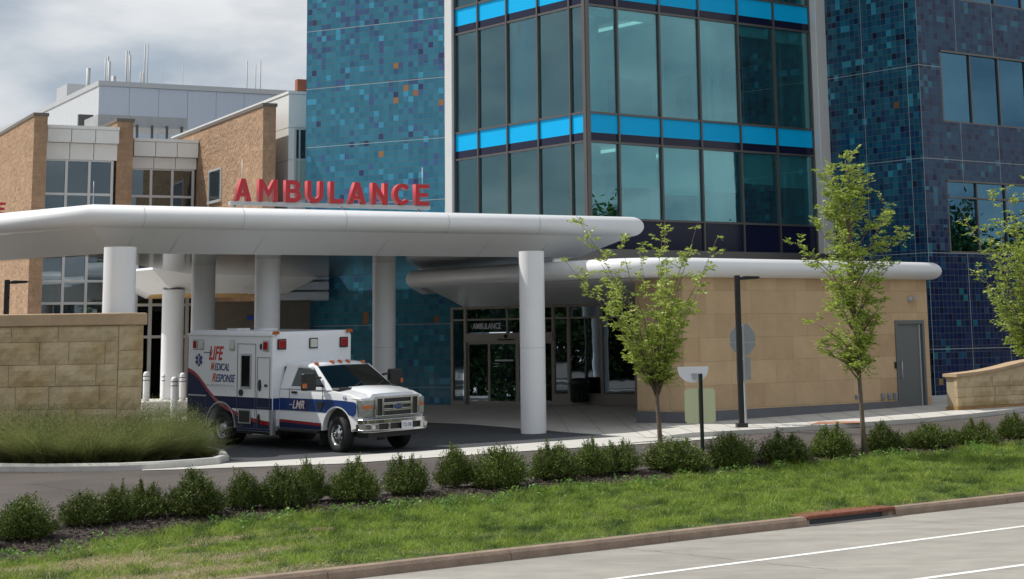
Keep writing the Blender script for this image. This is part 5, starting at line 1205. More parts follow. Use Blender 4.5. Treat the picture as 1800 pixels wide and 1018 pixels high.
# raised hood centre
hv = []; 
for x, z, w_ in ((3.80, 1.392, .50), (4.1, 1.39, .52), (4.4, 1.372, .55), (4.62, 1.33, .58), (4.76, 1.27, .60)):
    hv += [(x, -w_ - .09, z - .07), (x, -w_, z), (x, 0, z + .012), (x, w_, z), (x, w_ + .09, z - .07)]
mb = MB(); mb.add(hv, [(i * 5 + j, i * 5 + j + 1, (i + 1) * 5 + j + 1, (i + 1) * 5 + j) for i in range(4) for j in range(4)], 0, True)
mb.add([hv[20 + j] for j in range(5)] + [(4.80, hv[20 + j][1], 1.15) for j in range(5)], [(j, j + 1, 5 + j + 1, 5 + j) for j in range(4)]); ap(mb, 'hood', A_W)
# cab livery
def cside(poly, m, off=.006):
    mb = MB(); n = len(poly); mb.add([(x, -1.0 - off + .012 * max(0, (z - 1.0) / .3) + .07 * max(0, (x - 4.55) / .31) ** 1.5, z) for x, z in poly] + [(x, -.98 + .012 * max(0, (z - 1.0) / .3) + .07 * max(0, (x - 4.55) / .31) ** 1.5, z) for x, z in poly],
            [list(range(n)), list(range(n, 2 * n))[::-1]] + [(i, (i + 1) % n, n + (i + 1) % n, n + i) for i in range(n)]); return ap(mb, 'livery_stripe', m)
cside([(1.96, 1.13), (2.9, 1.135), (3.6, 1.14), (4.2, 1.13), (4.55, 1.11), (4.62, 1.09), (4.62, .86), (4.55, .80)] + [(WBASE + .54 * math.cos(a), .47 + .54 * math.sin(a)) for a in np.linspace(.75, math.pi - .78, 12)] + [(3.3, .86), (1.96, .86)], A_B)
cside([(1.96, .66), (3.46, .62), (3.46, .56), (1.96, .60)], A_R); cside([(1.96, .60), (3.46, .56), (3.46, .47), (1.96, .47)], A_N)
text_obj('lettering', 'LMR', A_R, cab, AM @ Matrix.Translation((2.44, -1.014, .90)) @ Matrix.Rotation(rad(90), 4, 'X'), 1, .004, .05, .3, width=.46, height=.20)
text_obj('lettering', 'LMR', A_W, cab, AM @ Matrix.Translation((2.455, -1.02, .91)) @ Matrix.Rotation(rad(90), 4, 'X'), 1, .004, .005, .3, width=.42, height=.18)
ap(MB().box(2.32, 2.44, -1.012, -1.0, .985, .997), 'lettering', A_W, cab)
ap(MB().prism([(3.30, 1.09), (3.55, 1.09), (3.50, .95), (3.44, .90), (3.34, .93)], -1.02, -.99), 'fender_vent', A_BK)
text_obj('lettering', '12', A_B, cab, AM @ Matrix.Translation((4.22, -1.0, 1.155)) @ Matrix.Rotation(rad(90), 4, 'X'), 1, .01, .0, 0, width=.10, height=.075)
# grille
gr = MB(); XF = 4.905
def gbar(mb, y0, y1, z0, z1, x0=XF - .04, x1=XF + .03): mb.box(x0, x1, y0, y1, z0, z1)
gbar(gr, -.66, .66, 1.17, 1.22); gbar(gr, -.66, .66, .76, .81)
for y0, y1 in ((-.66, -.60), (.60, .66), (-.46, -.40), (.40, .46)): gbar(gr, y0, y1, .81, 1.17)
for z in (.90, 1.03): gbar(gr, -.40, .40, z, z + .055, XF - .04, XF + .025)
grl = ap(gr, 'grille', A_CH, bevel=.012)
ap(MB().box(XF - .06, XF - .01, -.62, .62, .80, 1.18), 'grille_mesh', A_BK, grl)
bdg = MB().prism([(.155 * math.cos(t), .99 + .065 * math.sin(t)) for t in np.linspace(0, 2 * math.pi, 25)[:-1]], XF + .02, XF + .04, axis='x'); bd = ap(bdg, 'badge', A_CH, grl)
ap(MB().prism([(.135 * math.cos(t), .99 + .052 * math.sin(t)) for t in np.linspace(0, 2 * math.pi, 25)[:-1]], XF + .035, XF + .044, axis='x'), 'badge_field', A_B, bd) if False else None
b_ = ap(MB().prism([(.137 * math.cos(t), .99 + .053 * math.sin(t)) for t in np.linspace(0, 2 * math.pi, 25)[:-1]], XF + .036, XF + .044, axis='x'), 'badge_face', A_B, grl)
FM = AM @ Matrix(((0, 0, 1, XF + .045), (1, 0, 0, -.095), (0, 1, 0, .962), (0, 0, 0, 1)))
text_obj('badge_lettering', 'Ford', A_CH, grl, FM, 1, .004, .01, .3, width=.19, height=.06)
for s in (-1, 1):
    y0, y1 = sorted((s * .68, s * .955)); hl = ap(MB().prism([(4.62, .78), (4.865, .78), (4.87, 1.155), (4.60, 1.165)], y0, y1), 'headlight', A_HL, bevel=.02)
    for v in hl.data.vertices:
        if abs(v.co.y) > .9 and v.co.x > 4.8: v.co.x -= .09
    ap(MB().box(4.62, 4.872, min(s * .70, s * .93), max(s * .70, s * .93), .965, 1.035), 'amber_reflector', A_AM, hl)
    for v in hl.children[0].data.vertices:
        if abs(v.co.y) > .9 and v.co.x > 4.8: v.co.x -= .075
    ap(MB().lathe([(.0, 0), (.06, .012), (.065, .03)], (0, 0, 0), 16, axis='y'), 'bulb', A_CH, hl) if False else None
# bumper
bp2 = [(4.72, -1.0), (4.86, -.97), (4.99, -.80), (5.03, -.4), (5.04, 0), (5.03, .4), (4.99, .80), (4.86, .97), (4.72, 1.0)]
inn = [(x - .08, y * .96) for x, y in bp2][::-1]
bm_ = MB(); bm_.prism(bp2 + inn, .64, .74, axis='z'); bm_.prism(bp2 + inn, .46, .52, axis='z')
for y0, y1 in ((-1.0, -.62), (-.36, -.30), (.30, .36), (.62, 1.0)):
    seg_ = [(float(np.interp(y, [p[1] for p in bp2], [p[0] for p in bp2])), y) for y in np.linspace(y0, y1, 6)]; bm_.prism(seg_ + [(x - .07, y) for x, y in seg_[::-1]], .515, .645, axis='z')
bmp = ap(bm_, 'bumper', A_CH, bevel=.012)
ap(MB().prism([(x - .05, y * .95) for x, y in bp2] + [(x - .06, y) for x, y in inn], .50, .66, axis='z'), 'bumper_grille', A_BK, bmp)
for s in (-1, 1): ap(MB().lathe([(0, .012), (.05, .012), (.062, .03), (.062, -.05)], (0, 0, 0), 18, axis='y').build('tmp', A_CH, None), 'x', A_CH) if False else None
for s in (-.78, .78):
    mb = MB(); c = 4.985
    for r, x_ in ((.062, c + .02), (.05, c + .028)): mb.prism([(s + r * math.cos(t), .58 + r * math.sin(t)) for t in np.linspace(0, 2 * math.pi, 17)[:-1]], c - .06, x_, axis='x', mi=0 if r > .06 else 1)
    mb.build('fog_light', [A_CH, A_LC], bmp, mat=AM.copy())
pl = ap(MB().box(5.04, 5.055, .02, .34, .50, .68), 'number_plate', A_W, bmp); 
PMt = AM @ Matrix(((0, 0, 1, 5.057), (1, 0, 0, .05), (0, 1, 0, .55), (0, 0, 0, 1))); text_obj('plate_lettering', '721100', A_B, pl, PMt, 1, .003, .0, 0, width=.26, height=.08)
ap(MB().box(4.45, 4.85, -.8, .8, .34, .48), 'air_dam', A_BK)
# wheels
def wheel(x, y, r, w_, s, steer=0.0, dual=False):
    Mw = AM @ Matrix.Translation((x, y, r)) @ Matrix.Rotation(steer, 4, 'Z') @ (Matrix.Rotation(math.pi, 4, 'Z') if s > 0 else Matrix.Identity(4))
    mb = MB(); h_ = w_ / 2                              # outer face looks to local -y
    mb.lathe([(r * .56, -h_ * .72), (r * .62, -h_), (r * .93, -h_), (r, -h_ * .72), (r, h_ * .72), (r * .93, h_), (r * .6, h_), (r * .56, h_ * .7)], (0, 0, 0), 40, axis='y')
    wh = mb.build('wheel', M_black, amb, mat=Mw)
    rm = MB(); dsh = .06 if dual else -.02
    rm.lathe([(r * .60, -h_ * .95), (r * .565, -h_ * .9), (r * .54, -h_ * .55), (r * .5, -h_ * .5 + dsh), (r * .28, -h_ * .62 + dsh * 1.2), (r * .25, -h_ * .95), (r * .14, -h_ * 1.08), (0, -h_ * 1.1)], (0, 0, 0), 32, axis='y'); rm.build('rim', A_CH if not dual else A_AL, wh, mat=Mw)
    for k in (range(8) if (not dual or abs(y) > 1) else ()):
        ho = MB()
        a = 2 * math.pi * k / 8; cx_, cz_ = r * .40 * math.cos(a), r * .40 * math.sin(a); yy = -h_ * .57 + dsh * 1.1
        ho.prism([(cx_ + .034 * math.cos(t), cz_ + .034 * math.sin(t)) for t in np.linspace(0, 2 * math.pi, 13)[:-1]], yy - .004, yy + .01)
        ho.build('rim_opening', M_black, wh, mat=Mw)
    lg = MB()
    for k in range(8): a = 2 * math.pi * (k + .5) / 8; lg.lathe([(0, -.02), (.014, -.02), (.014, .03)], (r * .2 * math.cos(a), -h_ * .95, r * .2 * math.sin(a)), 8, axis='y')
    lg.build('wheel_nuts', A_CH, wh, mat=Mw)
for s in (-1, 1):
    wheel(WBASE, s * .87, .395, .235, s, rad(-8)); wheel(0, s * 1.06, .395, .22, s, 0, True); wheel(0, s * .80, .395, .2, s, 0, True)
    ap(MB().box(WBASE - .62, WBASE - .60, min(s * .75, s * .98), max(s * .75, s * .98), .14, .62), 'mud_flap', A_BK)
mb = MB(); mb.tube([(0, -.9, .4), (0, .9, .4)], .07, 10); mb.lathe([(0, -.2), (.19, -.1), (.19, .1), (0, .2)], (0, 0, .4), 16, axis='y'); mb.tube([(WBASE, -.8, .38), (WBASE, .8, .38)], .06, 10); mb.box(.7, 3.2, -.45, -.38, .34, .46); mb.box(.7, 3.2, .38, .45, .34, .46); mb.tube([(1.2, -.1, .3), (2.0, -.1, .3)], .16, 14); mb.box(1.0, 1.8, .5, .9, .26, .46)
ap(mb, 'axle_and_frame', A_BK)
ap(MB().box(BX0 - .2, BX0, -1.1, 1.1, .36, .44), 'rear_step', A_AL)

# ------------------------------------------------------------------ vegetation
def fast_mesh(name, V, F, m):
    """V (n,3) array, F (k,3|4) array"""
    me = bpy.data.meshes.new(name); V = np.asarray(V, 'f'); F = np.asarray(F, 'i'); k = F.shape[1]
    me.vertices.add(len(V)); me.vertices.foreach_set('co', V.ravel()); me.loops.add(F.size); me.loops.foreach_set('vertex_index', F.ravel())
    me.polygons.add(len(F)); me.polygons.foreach_set('loop_start', np.arange(len(F), dtype='i') * k); me.polygons.foreach_set('loop_total', np.full(len(F), k, 'i'))
    me.materials.append(m); me.update(); me.validate(); return me
def norm(a): return a / np.maximum(np.linalg.norm(a, axis=1, keepdims=True), 1e-9)
def leaves(base, d, L_, W_, rng, fold=.25):
    """pointed leaves: 4 verts each (base, left, tip, right), drooping slightly"""
    n = len(base); d = norm(d); r = rng.normal(size=(n, 3)); r[:, 2] += .0; s = norm(np.cross(d, r)); up = np.cross(s, d)
    L_ = np.broadcast_to(L_, n)[:, None]; W_ = np.broadcast_to(W_, n)[:, None]
    V = np.stack([base, base + d * L_ * .45 + s * W_ / 2 + up * fold * W_, base + d * L_, base + d * L_ * .45 - s * W_ / 2 + up * fold * W_], 1).reshape(-1, 3)
    F = np.arange(n * 4).reshape(-1, 4); return V, F
def blades(base, d, L_, W_, bend, rng, segs=2):
    """grass blades as tapering strips of quads ending in a narrow tip"""
    n = len(base); d = norm(d); s = norm(np.cross(d, rng.normal(size=(n, 3)))); b = np.concatenate([bend, np.zeros((n, 1))], 1) if bend.shape[1] == 2 else bend
    rows = []
    for k in range(segs + 1):
        t = k / segs; c = base + d * (L_[:, None] * t) + b * (L_[:, None] * t * t) - np.array([0, 0, 1.]) * (np.linalg.norm(b, axis=1)[:, None] * L_[:, None] * t * t * .45)
        w_ = (W_ * (1 - .85 * t) / 2)[:, None]; rows += [c - s * w_, c + s * w_]
    V = np.stack(rows, 1).reshape(-1, 3); m_ = 2 * (segs + 1); i = np.arange(n)[:, None] * m_
    F = np.concatenate([np.stack([i[:, 0] + 2 * k, i[:, 0] + 2 * k + 1, i[:, 0] + 2 * k + 3, i[:, 0] + 2 * k + 2], 1) for k in range(segs)]); return V, F
def gz_np(x, y):
    u = x * CU + y * SU; v = -x * SU + y * CU; z = np.interp(v, PROF_V, PROF_Z)
    return z + np.where(v > 21.1, .012 * (np.clip(u, -20, 70) - 23) * np.minimum(1, (v - 21.1) / 4), 0)

# grass on the verge
rng = np.random.default_rng(5)
def bedv(u): return 25.95 + .10 * np.sin(u * .9 + 1) + .10 * np.sin(u * 2.1) - 1.5 * np.clip((14.0 - u) / 4.5, 0, 1)
N = 300000
u = 5 + 39 * rng.random(N) ** 1.25; v = 21.16 + (bedv(u) + .12 - 21.16) * rng.random(N)
u += rng.normal(size=N) * .0
def lump(a, b, s): return np.sin(a * s + 1.3 * np.sin(b * s * 1.7)) * np.sin(b * s * 1.3 + 1.1 * np.sin(a * s * .8))
cl_ = .42 + .9 * lump(u, v, 2.3) * .6 + .4 * .5 * lump(u + 9, v + 4, 5.1)
dry = (lump(u * .6 + 2, v * 1.4, 2.0) * .6 + rng.normal(size=N) * .22 + np.clip((15.8 - u) / 5, -1.4, .85)) > .62
x, y = u * CU - v * SU, u * SU + v * CU; z = gz_np(x, y)
mot = rng.random((90, 110)); ci = mot[np.clip(((u - 4) / .36).astype(int), 0, 109) % 90, np.clip(((v - 20) / .22).astype(int), 0, 60)]
hh = (.05 + .17 * np.clip(cl_ * .7 + ci * .7, .05, 1.6) * rng.random(N) + .09 * (v > bedv(u) - .5) * rng.random(N)) * np.where(dry, .5, 1)
edge = np.clip((v - 21.15) / .25, .45, 1); hh *= edge
d = rng.normal(size=(N, 3)) * .42; d[:, 2] = 1; bd_ = rng.normal(size=(N, 2)) * .5
base = np.stack([x, y, z - .01], 1)
V, F = blades(base[~dry], d[~dry], hh[~dry], rng.uniform(.006, .013, N)[~dry], bd_[~dry], rng)
tag(put(bpy.data.objects.new('grass', fast_mesh('grass', V, F, M_grass))), 'unmown bright green grass verge between the kerb and the shrubs', 'grass', kind='stuff')
dd_ = d.copy(); dd_[:, :2] *= 3
V, F = blades(base[dry], dd_[dry], hh[dry] * 1.2 + .04, rng.uniform(.006, .011, N)[dry], bd_[dry], rng)
tag(put(bpy.data.objects.new('dry_grass', fast_mesh('dry_grass', V, F, M_grassd))), 'patches of dry straw coloured grass in the verge', 'dry grass', kind='stuff')
# tall tufts near the bed edge
N = 26000; cen_u = rng.uniform(8, 42, 420); k = rng.integers(0, 420, N); u = cen_u[k] + rng.normal(size=N) * .1; v = (bedv(cen_u) + .05 - rng.random(420) ** 1.6 * 4.2)[k] + rng.normal(size=N) * .06
x, y = u * CU - v * SU, u * SU + v * CU; d = rng.normal(size=(N, 3)) * .35; d[:, 2] = 1
V, F = blades(np.stack([x, y, gz_np(x, y)], 1), d, rng.uniform(.1, .27, N), rng.uniform(.006, .012, N), rng.normal(size=(N, 2)) * .6, rng, 3)
tag(put(bpy.data.objects.new('grass_tufts', fast_mesh('grass_tufts', V, F, M_grass))), 'taller grass tufts along the mulch edge', 'grass', kind='stuff')
# broad leaved weeds
N = 2600; cu_ = rng.uniform(9, 34, 90); k = rng.integers(0, 90, N); u = cu_[k] + rng.normal(size=N) * .10; v = (bedv(cu_) - rng.random(90) ** 2 * 1.2)[k] + rng.normal(size=N) * .07
x, y = u * CU - v * SU, u * SU + v * CU; d = rng.normal(size=(N, 3)); d[:, 2] = abs(d[:, 2]) * .5
V, F = leaves(np.stack([x, y, gz_np(x, y) + rng.uniform(.05, .2, N)], 1), d, rng.uniform(.04, .08, N), rng.uniform(.025, .045, N), rng)
tag(put(bpy.data.objects.new('weeds', fast_mesh('weeds', V, F, M_weed))), 'low broad leaved weeds in the verge', 'weeds', kind='stuff')
# bark chips
N = 26000; u = rng.uniform(5, 44, N); v = bedv(u) - .12 + (27.35 - bedv(u)) * rng.random(N); x, y = u * CU - v * SU, u * SU + v * CU
d = rng.normal(size=(N, 3)); d[:, 2] *= .3
V, F = leaves(np.stack([x, y, gz_np(x, y) + .035 + rng.random(N) * .02], 1), d, rng.uniform(.03, .08, N), rng.uniform(.015, .035, N), rng)
tag(put(bpy.data.objects.new('mulch', fast_mesh('mulch', V, F, M_chip))), 'dark bark mulch under the row of shrubs', 'mulch', kind='stuff')

# yew shrubs
def yew_mesh(seed, n_tw=640):
    rng = np.random.default_rng(seed); B = []; D = []
    for _ in range(n_tw):
        a = rng.uniform(0, 2 * math.pi); e = math.asin(rng.uniform(.0, 1) ** 1.15) if rng.random() < .9 else 1.3
        lo = 1 + .20 * math.sin(2.2 * a + seed) * math.cos(2.6 * e + seed * .7) + .10 * math.sin(5 * a + seed * 2)
        R_ = lo * rng.uniform(.55, 1.0) ** .5 * (1.12 if rng.random() < .10 else 1)
        tip = np.array([math.cos(a) * math.cos(e) * .5, math.sin(a) * math.cos(e) * .5, .13 + math.sin(e) * .56]) * np.array([R_, R_, R_])
        tip[2] = max(tip[2], .05)
        rt = np.array([tip[0] * .25, tip[1] * .25, .0]); dr = norm((tip - rt)[None] + rng.normal(size=(1, 3)) * .06 + np.array([[0, 0, .08]]))[0]
        ln = rng.uniform(.14, .26); k = rng.integers(14, 20); t = np.linspace(0, 1, k)[:, None]
        pts = tip - dr * ln * (1 - t) + rng.normal(size=(k, 3)) * .006
        sd = rng.normal(size=(k, 3)) * .75 + dr * .55; sd[:, 2] += .15; B.append(pts); D.append(sd)
    k = 5200; q = norm(rng.normal(size=(k, 3))); q[:, 2] = abs(q[:, 2]); aa = np.arctan2(q[:, 1], q[:, 0]); lo_ = 1 + .16 * np.sin(2.2 * aa + seed) + .08 * np.sin(5 * aa + seed * 2)
    q = q * (rng.random((k, 1)) ** .45) * np.array([.47, .47, .53]) * lo_[:, None]; q[:, 2] += .08; B.append(q); D.append(q * np.array([1, 1, 1.3]) + rng.normal(size=(k, 3)) * .35)
    B = np.concatenate(B); D = np.concatenate(D)
    V, F = leaves(B, D, rng.uniform(.035, .06, len(B)), rng.uniform(.011, .019, len(B)), rng)
    return fast_mesh('shrub', V, F, M_yew)
def stem_mesh(seed):
    rnd = random.Random(seed); mb = MB()
    for _ in range(9): a = rnd.uniform(0, 6.28); r = rnd.uniform(.15, .34); mb.tube([(0, 0, -.03), (r * .5 * math.cos(a), r * .5 * math.sin(a), .22), (r * math.cos(a), r * math.sin(a), .5)], [.014, .01, .004], 5)
    o = mb.build('stems', M_bark); me = o.data; bpy.data.objects.remove(o); return me
yews = [yew_mesh(s) for s in (1, 2, 3, 4, 5)]; stems = [stem_mesh(s) for s in (1, 2)]
shrubs = [(45, 956, 106, 873), (150, 932, 84, 868), (205, 926, 74, 856), (252, 918, 72, 852), (343, 916, 98, 838), (430, 903, 64, 830), (498, 902, 84, 826), (541, 890, 66, 820), (622, 890, 88, 812),
          (716, 878, 84, 809), (800, 864, 64, 794), (878, 866, 100, 786), (975, 851, 92, 788), (1042, 845, 66, 782), (1088, 840, 76, 778), (1188, 836, 106, 780), (1287, 830, 80, 765), (1378, 823, 94, 763),
          (1463, 812, 72, 753), (1555, 802, 74, 747), (1606, 795, 44, 762), (1638, 796, 76, 746), (1678, 790, 44, 757), (1719, 791, 64, 745), (1783, 779, 62, 731), (1850, 772, 66, 722), (-50, 972, 90, 885)]
places = ['at the far left edge in front of the mulch', 'left of the trio beside the leftmost', 'middle of the trio beside the leftmost', 'right of the trio beside the leftmost',
          'alone below the island kerb tip', 'smaller yellowish one left of the pair below the ambulance rear', 'dark one below the ambulance rear', 'right one of the clump below the ambulance step',
          'alone below the ambulance front wheel', 'below the ambulance bumper', 'reddish tipped, right of the bumper', 'tall one with an upright sprig below the bay drive', 'below the right canopy column',
          'small, left of the spreading tree', 'right one in the clump left of the first tree trunk', 'between the first tree trunk and the green sign post', 'just right of the green sign post', 'wide one below the black lamp post',
          'just left of the second tree trunk', 'just right of the slim tree trunk', 'small yellowish, second right of the slim tree', 'dark one below the grey door', 'small yellowish one below the door and ramp wall gap',
          'below the start of the ramp wall', 'last whole one at the right edge of the photo', 'partly beyond the right edge of the photo', 'beyond the left edge of the photo']
rnd = random.Random(4)
for i, (px, yb, wpx, yt) in enumerate(shrubs):
    p = PG(px, yb - 6); s = 1.02 * wpx * p.y / FPX; h = 1.0 * (yb - yt) * p.y / FPX
    o = bpy.data.objects.new('shrub', yews[i % 5]); q = 1.0 / .98
    put(o, None, mat=Matrix.Translation(p + Vector((0, 0, .02))) @ Matrix.Rotation(rnd.uniform(-.1, .1), 4, 'Y') @ Matrix.Rotation(rnd.uniform(0, 6.28), 4, 'Z') @ Matrix.Diagonal((s * q * rnd.uniform(.92, 1.1), s * q * rnd.uniform(.92, 1.1), h / .80 * rnd.uniform(.93, 1.08), 1)))
    tag(o, 'low bushy dark green yew, ' + places[i], 'shrub', 'yew shrubs in the mulch row')
    st = bpy.data.objects.new('stems', stems[i % 2]); put(st, o, mat=WM[o].copy())

# ornamental grass
def orn_mesh(seed):
    rng = np.random.default_rng(seed); n = 1900; r = np.sqrt(rng.random(n)) * .15; a = rng.uniform(0, 6.28, n)
    base = np.stack([r * np.cos(a), r * np.sin(a), np.zeros(n)], 1); out_ = np.stack([np.cos(a), np.sin(a)], 1)
    d = np.concatenate([out_ * rng.uniform(.1, .75, n)[:, None] + rng.normal(size=(n, 2)) * .15, np.ones((n, 1))], 1)
    V, F = blades(base, d, rng.uniform(.35, 1.15, n) * (1 + .25 * np.sin(a * 3 + seed)), rng.uniform(.005, .010, n), out_ * rng.uniform(.2, .8, n)[:, None], rng, 4)
    # airy seed heads
    m_ = 2600; k = rng.integers(0, n, m_); t = rng.uniform(.8, 1.02, m_)[:, None]; dn = norm(d[k]); ln = rng.uniform(.85, 1.30, m_)[:, None]
    P = base[k] + dn * ln * t + np.concatenate([out_[k] * .25 * t, -.08 * np.ones((m_, 1))], 1) + rng.normal(size=(m_, 3)) * .03
    V2, F2 = leaves(P, dn + rng.normal(size=(m_, 3)) * .5, rng.uniform(.02, .06, m_), np.full(m_, .007), rng)
    return fast_mesh('ornamental_grass', np.concatenate([V, V2]), np.concatenate([F, F2 + len(V)]), M_orn)
orn = [orn_mesh(s) for s in (11, 12, 13, 14)]
spots = [(-28, 815, .9), (8, 816, .95), (44, 817, .9), (82, 817, .95), (120, 817, .9), (158, 816, .95), (196, 815, .9), (232, 813, .92), (268, 810, .88), (300, 807, .85), (332, 804, .66), (362, 805, .42),
         (-12, 803, 1.08), (28, 804, 1.12), (75, 803, 1.02), (120, 804, 1.12), (180, 803, 1.08), (216, 802, 1.04), (252, 800, 1.0), (286, 797, .95), (318, 795, .72), (344, 795, .5), (272, 786, .9), (304, 787, .66)]
for i, (px, py, s) in enumerate(spots):
    p = PG(px, py, .07); o = bpy.data.objects.new('ornamental_plant', orn[i % 4]); s *= 1.0
    put(o, None, mat=Matrix.Translation(p) @ Matrix.Rotation(rnd.uniform(0, 6.28), 4, 'Z') @ Matrix.Diagonal((s, s, s * .98 * rnd.uniform(.88, 1.14), 1)))
    lab = 'feathery clump of ornamental grass massed with others in the kerbed bed'
    if px == 362: lab = 'smallest clump of ornamental grass at the rounded tip of the kerbed bed'
    tag(o, lab, 'ornamental grass', 'ornamental grass clumps in the island bed')

# street trees
def tree(name_base, p, h, prof, h0, n_limb, n_tw, seed, label, lean=(0, 0), leaf=(.098, .037), mat=M_leaf, tr=.05, group='young street trees', vase=1.0, name='street_tree', side=None):
    """prof: list of (height fraction, left radius, right radius) of the crown"""
    rng = np.random.default_rng(seed); rn = random.Random(seed)
    o = empty(name, p, label, 'tree', group); hf = [q[0] for q in prof]
    def rad_at(z, a):
        l = np.interp(z / h, hf, [q[1] for q in prof]); r = np.interp(z / h, hf, [q[2] for q in prof]); c = math.cos(a)
        return (r if c > 0 else l) * (.55 + .45 * abs(c))
    wood = MB(); ht = h * .97 if vase < .5 else h * .62
    def trunk(t): return Vector((lean[0] * t + .03 * math.sin(4 * t + seed), lean[1] * t + .03 * math.cos(3 * t), t * ht))
    wood.tube([trunk(t) for t in np.linspace(0, 1, 9)], [tr * (1.25 if i == 0 else 1) * (1 - .85 * i / 8) for i in range(9)], 10)
    B = []; D = []; LL = []
    def sprays(p0, d0, ln):
        d0 = np.array(d0); d0 = d0 / np.linalg.norm(d0); k = max(5, int(ln / .032)); t = np.linspace(.1, 1, k)[:, None]
        pts = np.array(p0) + d0 * ln * t + np.array([0, 0, -.22]) * ln * t * t
        s = np.cross(d0, [0, 0, 1.]) ; s = s / max(np.linalg.norm(s), 1e-6); sg_ = np.where(np.arange(k) % 2 == 0, 1, -1)[:, None]
        dd = s * sg_ * 1.0 + d0 * .8 + rng.normal(size=(k, 3)) * .28 + np.array([0, 0, -.28]); B.append(pts); D.append(dd)
    for i in range(n_limb):
        zt_ = h * (h0 + (1 - h0) * ((i + .6) / n_limb)); a = i * 2.399 + rn.uniform(-.4, .4); R_ = rad_at(min(zt_, h * .995), a) * rn.uniform(.72, 1.05)
        start = max(h0 * h * .82, zt_ * (.42 if vase > .5 else .80) - R_ * .35) + (rn.uniform(-.1, .1)); start = min(start, ht * .96)
        p0 = trunk(start / ht); tip = Vector((lean[0] * zt_ / h + R_ * math.cos(a), lean[1] + R_ * math.sin(a), zt_))
        mid = p0.lerp(tip, .5) + Vector((-.12 * R_ * math.cos(a), -.12 * R_ * math.sin(a), -.02)) + Vector([rn.uniform(-.06, .06) for _ in range(3)])
        pts = [p0, p0.lerp(mid, .5) + Vector([rn.uniform(-.03, .03) for _ in range(3)]), mid, mid.lerp(tip, .5) + Vector([rn.uniform(-.05, .05) for _ in range(3)]), tip]
        r0 = tr * (.42 - .2 * i / n_limb); wood.tube(pts, [r0, r0 * .8, r0 * .6, r0 * .4, .004], 6)
        for j in range(n_tw):
            t = rn.uniform(.25, 1) ** .8; k = min(3, int(t * 4)); q = pts[k].lerp(pts[k + 1], t * 4 - k if t < 1 else 1)
            ax = (pts[k + 1] - pts[k]).normalized(); sd = Vector([rn.gauss(0, 1) for _ in range(3)]); sd.z = sd.z * .35 + .25; sd.normalize()
            d_ = (ax * .55 + sd * .9).normalized(); ln = rn.uniform(.16, .42) * (1.1 - .4 * t)
            wood.tube([q, q + d_ * ln * .9 - Vector((0, 0, .1 * ln))], [.005, .002], 3, cap=False)
            sprays(q, d_, ln)
            for m in range(2):
                q2 = q + d_ * ln * rn.uniform(.3, .9); sd = Vector([rn.gauss(0, 1) for _ in range(3)]); sd.z *= .3; sprays(q2, (d_ * .6 + sd.normalized() * .8).normalized(), ln * rn.uniform(.35, .65))
    B = np.concatenate(B); D = np.concatenate(D); n = len(B)
    V, F = leaves(B, D, rng.uniform(leaf[0] * .7, leaf[0] * 1.15, n), rng.uniform(leaf[1] * .8, leaf[1] * 1.2, n), rng)
    w_ = wood.build('trunk', M_bark, o, mat=Matrix.Translation(p))
    c = put(bpy.data.objects.new('crown', fast_mesh('crown', V, F, mat)), o, mat=Matrix.Translation(p)); return o
def scale_at(p): return p.y / FPX
p1 = PG(1161, 812); k1 = scale_at(p1)
h1 = (812 - 392) * k1
tree('t', p1, h1, [(.30, .1, .1), (.40, .55, .3), (.52, .9, .7), (.62, 1.3, .85), (.76, 1.95, 1.15), (.88, 2.2, 1.45), (.95, 2.0, 1.65), (1, 1.9, 1.3)], .33, 34, 14, 21, 'young spreading street tree with vase-shaped crown in front of the entrance glass', lean=(-.05, 0), tr=.06)
p2 = PG(1518, 805); k2 = scale_at(p2)
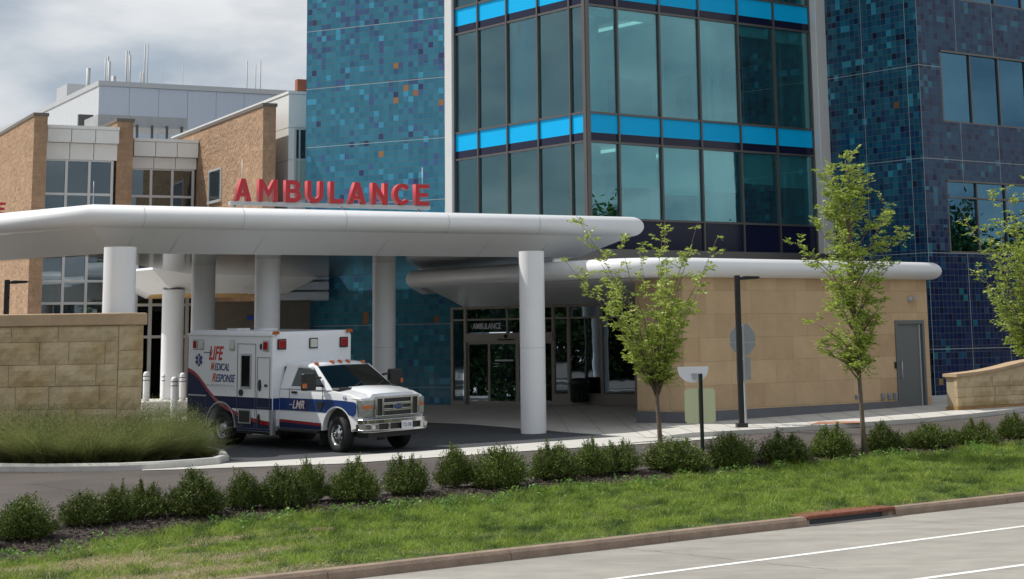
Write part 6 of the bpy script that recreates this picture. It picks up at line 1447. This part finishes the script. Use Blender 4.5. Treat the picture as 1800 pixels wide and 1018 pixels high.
tree('t', p2, (805 - 280) * k2, [(.28, .1, .1), (.36, .7, .3), (.48, 1.25, .7), (.56, .45, .75), (.68, 1.7, .9), (.78, .7, 1.55), (.86, .6, .5), (.93, .95, .45), (1, .15, .25)], .30, 46, 14, 33, 'tall slim young tree before the sandstone wall and right fin', lean=(-.1, 0), tr=.055, vase=0)
p3 = PG(1822, 790); k3 = scale_at(p3)
tree('t', p3, (790 - 318) * k3, [(.34, .3, .3), (.45, .9, .8), (.6, 1.1, 1.1), (.75, 1.3, 1.2), (.88, 1.6, 1.2), (.96, .9, .9), (1, .5, .4)], .36, 38, 15, 45, 'leafy young tree cut by the right edge beside the ramp wall', lean=(.05, 0), tr=.06)
# row of larger trees across the road, behind the camera: what the glass mirrors
far = None; rnf = random.Random(9)
def big_tree(seed):
    rng = np.random.default_rng(seed); n = 15000; cen = rng.normal(size=(34, 3)) * np.array([2.1, 2.1, 2.0]) + np.array([0, 0, 4.3]); cen[:, 2] = np.maximum(cen[:, 2], 1.0); k = rng.integers(0, 34, n)
    P = cen[k] + rng.normal(size=(n, 3)) * .75; V, F = leaves(P, rng.normal(size=(n, 3)), rng.uniform(.2, .4, n), rng.uniform(.12, .25, n), rng); return fast_mesh('crown', V, F, M_leafd)
bts = [big_tree(s) for s in (61, 62)]
tk = MB().tube([(0, 0, -.1), (.05, 0, 2), (0, .1, 5)], [.22, .17, .08], 10).build('trunk', M_bark); tkm = tk.data; bpy.data.objects.remove(tk)
spots_ = [(-48 + rnf.uniform(-3, 3), y_) for y_ in np.arange(-14, 52, 4.6)] + [(-58, y_) for y_ in np.arange(-10, 50, 6)] + [(84 + rnf.uniform(-4, 4), y_) for y_ in np.arange(0, 62, 8)]
for i, (x, y) in enumerate(spots_):
    s = rnf.uniform(.95, 1.35)
    o = empty('roadside_tree', (x, y, 0), 'full crowned tree beyond the photo edge mirrored in the glass', 'tree', 'trees beyond the photo edges')
    M_ = Matrix.Translation((x, y, 0)) @ Matrix.Rotation(rnf.uniform(0, 6), 4, 'Z') @ Matrix.Scale(s, 4)
    put(bpy.data.objects.new('crown', bts[i % 2]), o, mat=M_); put(bpy.data.objects.new('trunk', tkm), o, mat=M_)
